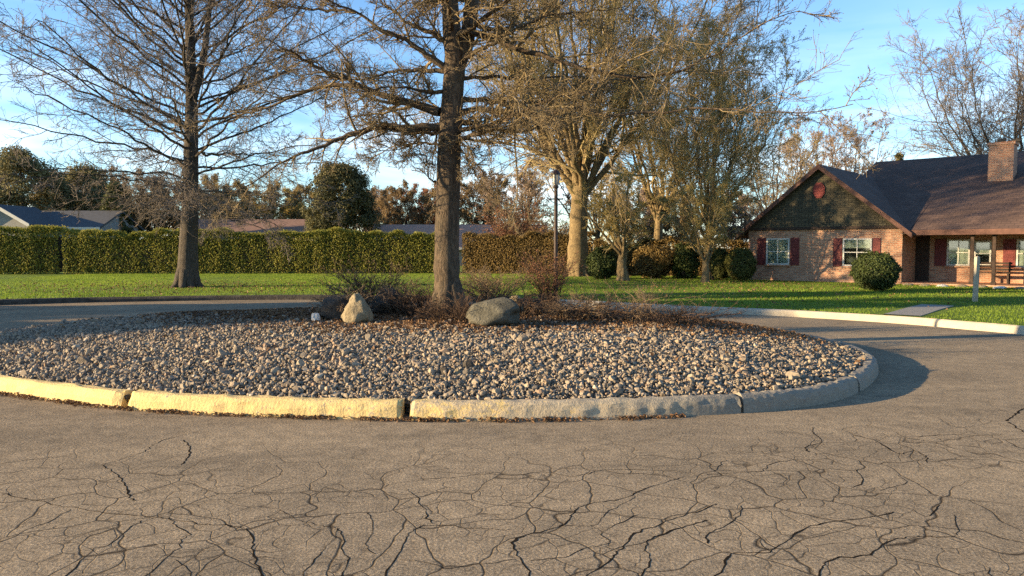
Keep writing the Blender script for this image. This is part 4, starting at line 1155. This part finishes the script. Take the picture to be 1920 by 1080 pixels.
# the part in front of the wing is cut away: start the front slope at the wing's right wall
mr = mb.build('roof', M['roof_x'], hroot)
me = mr.data
V = np.array([v.co[:] for v in me.vertices])
bpy.data.objects.remove(mr)
mb = MB()
yv = 3.2    # the strip left of the wing ridge begins behind the wing
mb.prism([(y0, zm(y0)), (YR, zm(YR)), (YR, zm(YR)-0.14), (y0, zm(y0)-0.12)], 'x', OV-0.12, XR)
mb.prism([(5.0, zm(5.0)), (YR, zm(YR)), (YR, zm(YR)-0.14), (5.0, zm(5.0)-0.13)], 'x', XL, OV-0.12)
mb.prism([(YR, zm(YR)-0.002), (y1, zm(y1)), (y1, zm(y1)-0.12), (YR, zm(YR)-0.142)], 'x', XL, XR)
# valley filler between the two slopes left of the wall line
xs = np.linspace(AP, OV-0.12, 12)
Vf = []
for x in xs:
    yy = YR - (ZR + 0.09 - zr(x))/SM
    Vf += [(x, yy-0.05, zr(x)+0.004), (x, 5.0, zm(5.0)-0.003)]
Qf = [(2*i, 2*i+2, 2*i+3, 2*i+1) for i in range(len(xs)-1) if Vf[2*i+2][1] < 5.0]
if Qf: mb.add(Vf, Q=Qf)
mr = mb.build('roof', M['roof_x'], hroot)
mb = MB(); mb.box(OV-0.1, XR, y0-0.035, y0-0.003, zm(y0)-0.2, zm(y0)+0.005); mb.build('fascia_board', M['fascia'], mr)
# eaves soffit under the porch
mb = MB(); mb.box(0.02, XR-0.1, y0+0.02, YB-0.005, ZM-0.16, ZM-0.12); mb.build('porch_ceiling', M['wood_dark'], hroot)
# chimney
cy = 5.2
cx0, cx1 = hx(1846, cy), hx(1893, cy)
zt = hz(1870, 266, cy)
mb = MB(); mb.box(cx0, cx1, cy, cy+1.0, zm(cy)-0.6, zt-0.12); ch = mb.build('chimney', M['brick'], hroot)
mb = MB(); mb.box(cx0-0.05, cx1+0.05, cy-0.05, cy+1.05, zt-0.118, zt); mb.build('chimney_cap', M['brick'], ch)
mb = MB(); mb.box(cx0+0.25, cx0+0.55, cy+0.3, cy+0.6, zt+0.002, zt+0.16); mb.box(cx0+0.8, cx0+1.1, cy+0.3, cy+0.6, zt+0.002, zt+0.12); mb.build('flue', M['rock_dark'], ch)
# octagonal louvred vent in the gable
vx, vz = hx(1533, -0.07), hz(1533, 357, -0.07)
mb = MB()
a8 = [2*np.pi*(k+0.5)/8 for k in range(8)]
mb.prism([(vx+0.26*math.cos(a), vz+0.36*math.sin(a)) for a in a8], 'y', -0.13, -0.072)
for k in range(5):
    zz_ = vz - 0.24 + 0.12*k; hw = 0.22*math.sqrt(max(0.05, 1-((zz_-vz)/0.36)**2))
    mb.prism([(vx-hw, zz_-0.03), (vx+hw, zz_-0.03), (vx+hw, zz_+0.03), (vx-hw, zz_+0.03)], 'y', -0.155, -0.131)
mb.build('gable_vent', M['vent'], hroot)

def window(px0, px1, py0, py1, yl, curtain=True, mull=1, nrow=2, sh=None, cmat='curtain', cfrac=1.0):
    x0, x1 = hx(px0, yl), hx(px1, yl)
    pm = (px0+px1)/2
    z1, z0 = hz(pm, py0, yl), hz(pm, py1, yl)
    y = yl
    mb = MB(); fw = 0.06
    mb.box(x0, x0+fw, y-0.055, y-0.003, z0, z1); mb.box(x1-fw, x1, y-0.055, y-0.003, z0, z1)
    mb.box(x0+fw, x1-fw, y-0.055, y-0.003, z1-fw, z1); mb.box(x0+fw, x1-fw, y-0.055, y-0.003, z0, z0+fw)
    for k in range(1, mull+1):
        xm = x0 + (x1-x0)*k/(mull+1); mb.box(xm-0.016, xm+0.016, y-0.048, y-0.034, z0+fw, z1-fw)
    for k in range(1, nrow):
        zm_ = z0 + (z1-z0)*k/nrow; mb.box(x0+fw, x1-fw, y-0.046, y-0.036, zm_-0.018, zm_+0.018)
    w = mb.build('window', M['white'], hroot)
    mb = MB(); mb.box(x0+fw, x1-fw, y-0.030, y-0.024, z0+fw, z1-fw); mb.build('pane', M['glass'], w)
    mb = MB()
    if curtain:
        n = 40; xs_ = np.linspace(x0+fw, x1-fw, n); yy = y - 0.013 + 0.004*np.sin(xs_*38)
        zc = z1 - (z1-z0)*cfrac
        V = np.concatenate([np.c_[xs_, yy, np.full(n, zc if cfrac < 1 else z0+fw)], np.c_[xs_, yy, np.full(n, z1-fw)]])
        mb.add(V, Q=[(i, i+1, n+i+1, n+i) for i in range(n-1)])
        mb.build('curtain', M[cmat], w)
    if cfrac < 1 or not curtain:
        mb = MB(); mb.box(x0+fw*0.9, x1-fw*0.9, y-0.0085, y-0.002, z0+fw*0.9, (zc if curtain else z1-fw*0.9)); mb.build('dark_interior', M['dark_room'], w)
    mb = MB(); mb.box(x0-0.06, x1+0.06, y-0.10, y-0.003, z0-0.07, z0-0.002); mb.build('sill', M['brick'], w)
    for (a, b) in (sh or []):
        xa, xb = hx(a, yl), hx(b, yl)
        mb = MB(); mb.box(xa, xb, y-0.045, y-0.003, z0-0.02, z1+0.02)
        for k in range(9):
            zk = z0 + 0.06 + (z1-z0-0.1)*k/9
            mb.box(xa+0.05, xb-0.05, y-0.056, y-0.046, zk, zk+(z1-z0)/9*0.55)
        mb.build('shutter', M['shutter'], hroot)
window(1437, 1480, 447, 496, 0.0, True, 1, 2, [(1420, 1435), (1482, 1498)])
window(1580, 1634, 447, 499, 0.0, True, 1, 2, [(1562, 1578), (1636, 1650)], cfrac=0.35)
window(1775, 1818, 449, 498, YB, True, 1, 2, [(1752, 1773)], 'curtain')
window(1826, 1858, 452, 498, YB, True, 0, 2, None, 'curtain', 0.55)
window(1905, 1960, 449, 502, YB, True, 1, 2, [(1880, 1903)], 'curtain')
# front door in the dark corner of the porch
dx0, dx1 = hx(1712, YB), hx(1742, YB)
mb = MB(); mb.box(dx0, dx1, YB-0.05, YB-0.003, 0.0, 2.05); dr = mb.build('door', M['wood_dark'], hroot)
mb = MB(); mb.tube([(dx1-0.1, YB-0.11, 1.0), (dx1-0.1, YB-0.05, 1.0)], 0.03, 10); mb.build('handle', M['lamp_paint'], dr)
# porch floor with brick edge, posts
mb = MB(); mb.box(0.02, XR-0.6, 0.0, YB-0.004, -0.1, 0.10); mb.build('porch_floor', M['brick'], hroot)
for px in (1822, 1863, 1960):
    x = hx(px, 0.08)
    mb = MB(); mb.box(x-0.055, x+0.055, 0.03, 0.14, 0.101, ZM-0.162); mb.box(x-0.075, x+0.075, 0.01, 0.16, 0.10, 0.22); mb.box(x-0.08, x+0.08, 0.005, 0.165, ZM-0.27, ZM-0.163)
    mb.build('porch_post', M['wood_dark'], hroot)
mb = MB(); mb.box(0.05, XR-0.3, 0.02, 0.15, ZM-0.161, ZM-0.02); mb.build('porch_beam', M['fascia'], hroot)

def to_world(x, y, z):
    return np.array([HR[0] + x*cph + y*sph, HR[1] - x*sph + y*cph, HR[2] + z])
# bench on the porch
bw = to_world(hx(1862, 1.3), 1.3, 0.10)
bench = empty('porch_bench', bw, -PHI); tag(bench, 'dark wooden bench standing on the brick porch', 'bench')
mb = MB()
for k in range(3): mb.box(-0.6, 0.6, -0.2+k*0.14, -0.08+k*0.14, 0.42, 0.45)
mb.build('seat', M['wood_dark'], bench)
mb = MB()
for k in range(3): mb.box(-0.6, 0.6, 0.235, 0.26, 0.52+k*0.12, 0.60+k*0.12)
mb.build('backrest', M['wood_dark'], bench)
for sx1 in (-0.52, 0.52):
    for yy, top in ((-0.16, 0.419), (0.205, 0.86)):
        mb = MB(); mb.box(sx1-0.03, sx1+0.03, yy-0.028, yy+0.028, 0.0, top); mb.build('leg', M['wood_dark'], bench)

# bed edging stones before the porch
for k in range(9):
    x = -0.2 + k*0.62
    c = to_world(x, -0.75 + 0.12*math.sin(k*1.7), 0.02)
    V = I2*np.array([0.26, 0.14, 0.10])*(1+0.12*np.sin(I2*4+k)); 
    o = obj('edging_stone', V + c, T2, M['rock_tan'] if k % 3 else M['rock_white'], origin=c, smooth=True)
    tag(o, 'low tan edging stone in the row before the porch', 'stone', 'edging stones before the porch')

# pale post in the lawn
ps = G(1828, 566, 0.13); hp = W(1828, 481, ps[1])[2]-0.1
mb = MB(); mb.box(-0.055, 0.055, -0.04, 0.04, -0.1, hp-0.02)
mb.add([(-0.055,-0.04,hp-0.02),(0.055,-0.04,hp-0.02),(0.055,0.04,hp-0.02),(-0.055,0.04,hp-0.02),(0.01,0,hp+0.02)], T=[(0,1,4),(1,2,4),(2,3,4),(3,0,4)])
o = mb.build('wooden_post', M['stake']); o.location = (ps[0], ps[1], 0.1); o.rotation_euler = (0, math.radians(1.5), 0.3)
tag(o, 'pale weathered wooden post standing alone in the lawn', 'post')

# walk from kerb to the porch
pth = np.array([G(1690, 592, 0.13), G(1708, 587, 0.13), G(1730, 580, 0.13), G(1758, 573, 0.13)])
pq = resample(pth, 20)[:, :2]; pq = pq[edge_dist(pq, np.repeat(LAWN_IN, 2, 0)) > 0.0]
tg = unit(np.gradient(pq, axis=0)); nn = np.stack([-tg[:, 1], tg[:, 0]], 1)
V = np.concatenate([np.c_[pq + nn*0.36, np.full(20, 0.150)], np.c_[pq - nn*0.36, np.full(20, 0.150)], np.c_[pq + nn*0.36, np.full(20, 0.02)], np.c_[pq - nn*0.36, np.full(20, 0.02)]])
Q = [(20+i, 20+i+1, i+1, i) for i in range(19)] + [(i, i+1, 40+i+1, 40+i) for i in range(19)] + [(20+i+1, 20+i, 60+i, 60+i+1) for i in range(19)]
o = obj('path', V, np.array(Q), M['path']); tag(o, 'short grey concrete walk crossing the lawn by the kerb', 'path', kind='structure')

# ------------------------------------------------------------------ houses beyond the hedge
def far_house(label, px0, px1, Y, eave_py, ridge_py, mr_, mw, gable_px=None, gable_top=None, gable_w=None):
    c = W((px0+px1)/2, 500, Y); c[2] = 0.05
    hw = (px1-px0)/2/F_PX*Y
    ze = W(px0, eave_py, Y)[2]; zr_ = W(px0, ridge_py, Y+3)[2]
    root = empty('distant_house', c); tag(root, label, 'house', 'houses beyond the hedge')
    mb = MB(); mb.box(-hw+0.3, hw-0.3, 0, 6, -0.05, ze-0.1)
    mb.prism([(0.0, ze-0.098), (6.0, ze-0.098), (3.0, zr_-0.25)], 'x', -hw+0.3, -hw+0.5)
    mb.prism([(0.0, ze-0.098), (6.0, ze-0.098), (3.0, zr_-0.25)], 'x', hw-0.5, hw-0.3)
    mb.build('wall', mw, root)
    mb = MB(); mb.prism([(-0.5, ze-0.15), (3, zr_), (3, zr_-0.16), (-0.5, ze-0.30)], 'x', -hw, hw); mb.prism([(3, zr_), (6.5, ze-0.15), (6.5, ze-0.30), (3, zr_-0.16)], 'x', -hw, hw)
    rf = mb.build('roof', mr_, root)
    mb = MB(); mb.box(-hw, hw, -0.54, -0.503, ze-0.34, ze-0.14); mb.build('gutter', M['white'], rf)
    if gable_px is not None:
        gx = (gable_px-(px0+px1)/2)/F_PX*Y; gw = gable_w/F_PX*Y; zt_ = W(0, gable_top, Y-2)[2]
        mb = MB(); mb.box(gx-gw+0.3, gx+gw-0.3, -2.0, -0.003, -0.05, ze)
        mb.prism([(gx-gw+0.3, ze), (gx+gw-0.3, ze), (gx, zt_-0.3)], 'y', -2.0, -1.8)
        mb.build('wall', mw, root)
        mb = MB(); mb.prism([(gx-gw, ze+0.02), (gx, zt_), (gx, zt_-0.16), (gx-gw, ze-0.12)], 'y', -2.35, 2.5); mb.prism([(gx, zt_), (gx+gw, ze+0.02), (gx+gw, ze-0.12), (gx, zt_-0.16)], 'y', -2.35, 2.5); gr = mb.build('roof', mr_, root)
        mb = MB(); mb.prism([(gx-gw-0.02, ze+0.05), (gx, zt_+0.04), (gx, zt_-0.24), (gx-gw-0.02, ze-0.22)], 'y', -2.40, -2.352); mb.prism([(gx, zt_+0.04), (gx+gw+0.02, ze+0.05), (gx+gw+0.02, ze-0.22), (gx, zt_-0.24)], 'y', -2.40, -2.352); mb.build('rake_board', M['white'], gr)
    return root
far_house('distant house with white trimmed gable and grey roof', -60, 196, 58, 424, 396, M['roof_grey'], M['wall_grey'], 32, 384, 62)
far_house('distant long house with brown roof behind the lawn oak', 345, 590, 64, 447, 412, M['roof_brown'], M['wall_grey'])
far_house('distant house with faded pink grey roof behind the island oak', 690, 1030, 62, 462, 422, M['roof_pink'], M['wall_tan'])

# ------------------------------------------------------------------ grass on the lawn's near part
def lawn_mask(P):
    d = edge_dist(P, np.vstack([LAWN_IN]))
    return d
n = 330000
P = np.c_[rng.uniform(-24, 26, n), 14 + 28*rng.random(n)**1.25]
back = np.vstack([LAWN_IN, [(70, 90), (-60, 90)]])
P = P[inside(P, back)]
e = edge_dist(P, LAWN_IN[::1])
P = P[(e > 0.02)]
hp_ = HR[:2]
lx = (P[:, 0]-HR[0])*cph - (P[:, 1]-HR[1])*sph; ly = (P[:, 0]-HR[0])*sph + (P[:, 1]-HR[1])*cph
P = P[~((ly > -0.1) & (lx > WX-0.1))]
pd = edge_dist(P, np.repeat(pq, 2, 0)); P = P[pd > 0.6]
m = len(P)
hgt = 0.03 + 0.035*rng.random(m)
a = rng.random(m)*2*np.pi; w = 0.006 + 0.009*rng.random(m)
dx = np.c_[np.cos(a)*w, np.sin(a)*w, np.zeros(m)]
B = np.c_[P, np.full(m, 0.122)]
tipo = np.c_[rng.normal(0, 0.012, (m, 2)), hgt]
V = np.stack([B-dx, B+dx, B+tipo], 1).reshape(-1, 3)
o = obj('grass', V, np.arange(3*m).reshape(m, 3), M['grass'], attr=np.repeat(np.clip(0.45*rng.random(m) + 0.28 + 0.2*np.sin(P[:, 0]*0.31+np.sin(P[:, 1]*0.5))*np.sin(P[:, 1]*0.42+1) + 0.18*np.sin(P[:, 0]*1.3+P[:, 1]*0.9)*np.sin(P[:, 1]*1.7), 0, 1), 3))
m2 = 2600
q = np.concatenate([np.c_[rng.normal(-11, 5, m2), rng.normal(27.5, 3.0, m2)], np.c_[rng.normal(6, 5, m2), rng.normal(28, 4.5, m2)]])
q = q[inside(q, back)]; q = q[edge_dist(q, LAWN_IN) > 0.1]
lx = (q[:, 0]-HR[0])*cph - (q[:, 1]-HR[1])*sph; ly = (q[:, 0]-HR[0])*sph + (q[:, 1]-HR[1])*cph
q = q[~((ly > -0.1) & (lx > WX-0.1))]
V2, F2, A2 = cards(np.c_[q, 0.16 + 0.02*rng.random(len(q))], np.full(len(q), 0.035), np.array([0, 0, 1.0]), 0.7)
o2 = obj('fallen_leaves', V2, F2, M['dead_leaf'], attr=A2)
tag(o2, 'few brown leaves fallen on the lawn under the bare trees', 'fallen leaves', kind='stuff')
tag(o, 'short green grass blades standing over the lawn', 'grass', kind='stuff')

# ------------------------------------------------------------------ unseen trees added left of the frame to shade the mound, ring road and lawn
def shade_tree(x, y, h, w, seed):
    px = 960 + x/y*F_PX
    r_ = leafy_tree('evergreen_tree', 'unseen broad evergreen added beyond the left of the view to cast shade', px, y, 465 - (h-H)*F_PX/y, w/y*F_PX, M['needles'], 0.35, 9000, 0.22, 'unseen evergreens added for shade', seed)
SHADE = [(-27.5, 7.3, 6.4, 4.4, 23), (-28.5, 12.0, 9.6, 4.6, 21), (-30.0, 15.4, 10.2, 3.6, 22)]
for s_ in SHADE: shade_tree(*s_)

# ------------------------------------------------------------------ light, sky, camera
w = bpy.data.worlds.new('World'); SC.world = w; w.use_nodes = True
nt = w.node_tree; nt.nodes.clear()
out = nt.nodes.new('ShaderNodeOutputWorld'); bg = nt.nodes.new('ShaderNodeBackground')
sky = nt.nodes.new('ShaderNodeTexSky'); sky.sky_type = 'NISHITA'; sky.sun_disc = False
sky.sun_elevation = EL; sky.sun_rotation = math.atan2(-math.cos(AZ), -math.sin(AZ))
sky.air_density = 1.0; sky.dust_density = 0.05; sky.ozone_density = 3.6; sky.altitude = 200
tc = nt.nodes.new('ShaderNodeTexCoord')
mp = nt.nodes.new('ShaderNodeMapping'); mp.inputs['Scale'].default_value = (2.2, 2.2, 13)
nz_ = nt.nodes.new('ShaderNodeTexNoise'); nz_.inputs['Scale'].default_value = 1.5; nz_.inputs['Detail'].default_value = 6; nz_.inputs['Distortion'].default_value = 0.5
rp_ = nt.nodes.new('ShaderNodeValToRGB'); rp_.color_ramp.elements[0].position = 0.44; rp_.color_ramp.elements[1].position = 0.78
sep = nt.nodes.new('ShaderNodeSeparateXYZ')
el_ = nt.nodes.new('ShaderNodeMapRange'); el_.inputs['From Min'].default_value = 0.02; el_.inputs['From Max'].default_value = 0.30; el_.inputs['To Min'].default_value = 0.75; el_.inputs['To Max'].default_value = 0.0
mul = nt.nodes.new('ShaderNodeMath'); mul.operation = 'MULTIPLY'
mx = nt.nodes.new('ShaderNodeMix'); mx.data_type = 'RGBA'
nt.links.new(tc.outputs['Generated'], mp.inputs[0]); nt.links.new(mp.outputs[0], nz_.inputs['Vector']); nt.links.new(nz_.outputs['Fac'], rp_.inputs[0])
nt.links.new(tc.outputs['Generated'], sep.inputs[0]); nt.links.new(sep.outputs[2], el_.inputs[0])
nt.links.new(rp_.outputs[0], mul.inputs[0]); nt.links.new(el_.outputs[0], mul.inputs[1])
nt.links.new(mul.outputs[0], mx.inputs[0]); nt.links.new(sky.outputs[0], mx.inputs[6]); mx.inputs[7].default_value = (6.5, 6.6, 6.8, 1)
nt.links.new(mx.outputs[2], bg.inputs[0]); bg.inputs[1].default_value = 0.108
nt.links.new(bg.outputs[0], out.inputs[0])

sl = bpy.data.lights.new('sun', 'SUN'); sl.energy = 5.0; sl.angle = math.radians(0.5); sl.color = (1.0, 0.76, 0.44)
so = bpy.data.objects.new('sun', sl); COL.objects.link(so)
so.rotation_euler = Vector((math.cos(AZ)*math.cos(EL), math.sin(AZ)*math.cos(EL), -math.sin(EL))).to_track_quat('-Z', 'Y').to_euler()
so.location = (-30, -10, 20)

cam = bpy.data.cameras.new('camera'); cam.sensor_width = 36; cam.lens = F_PX/1920*36; cam.clip_end = 3000; cam.clip_start = 0.05
co = bpy.data.objects.new('camera', cam); COL.objects.link(co)
co.location = (0, 0, H); co.rotation_euler = (math.pi/2 - TH, 0, 0)
SC.camera = co
vs = SC.view_settings; vs.view_transform = 'Standard'; vs.look = 'None'; vs.exposure = 1.68; vs.gamma = 1.0; vs.use_curve_mapping = False
SC.cycles.max_bounces = 6; SC.cycles.transparent_max_bounces = 12
SC.cycles.use_denoising = False
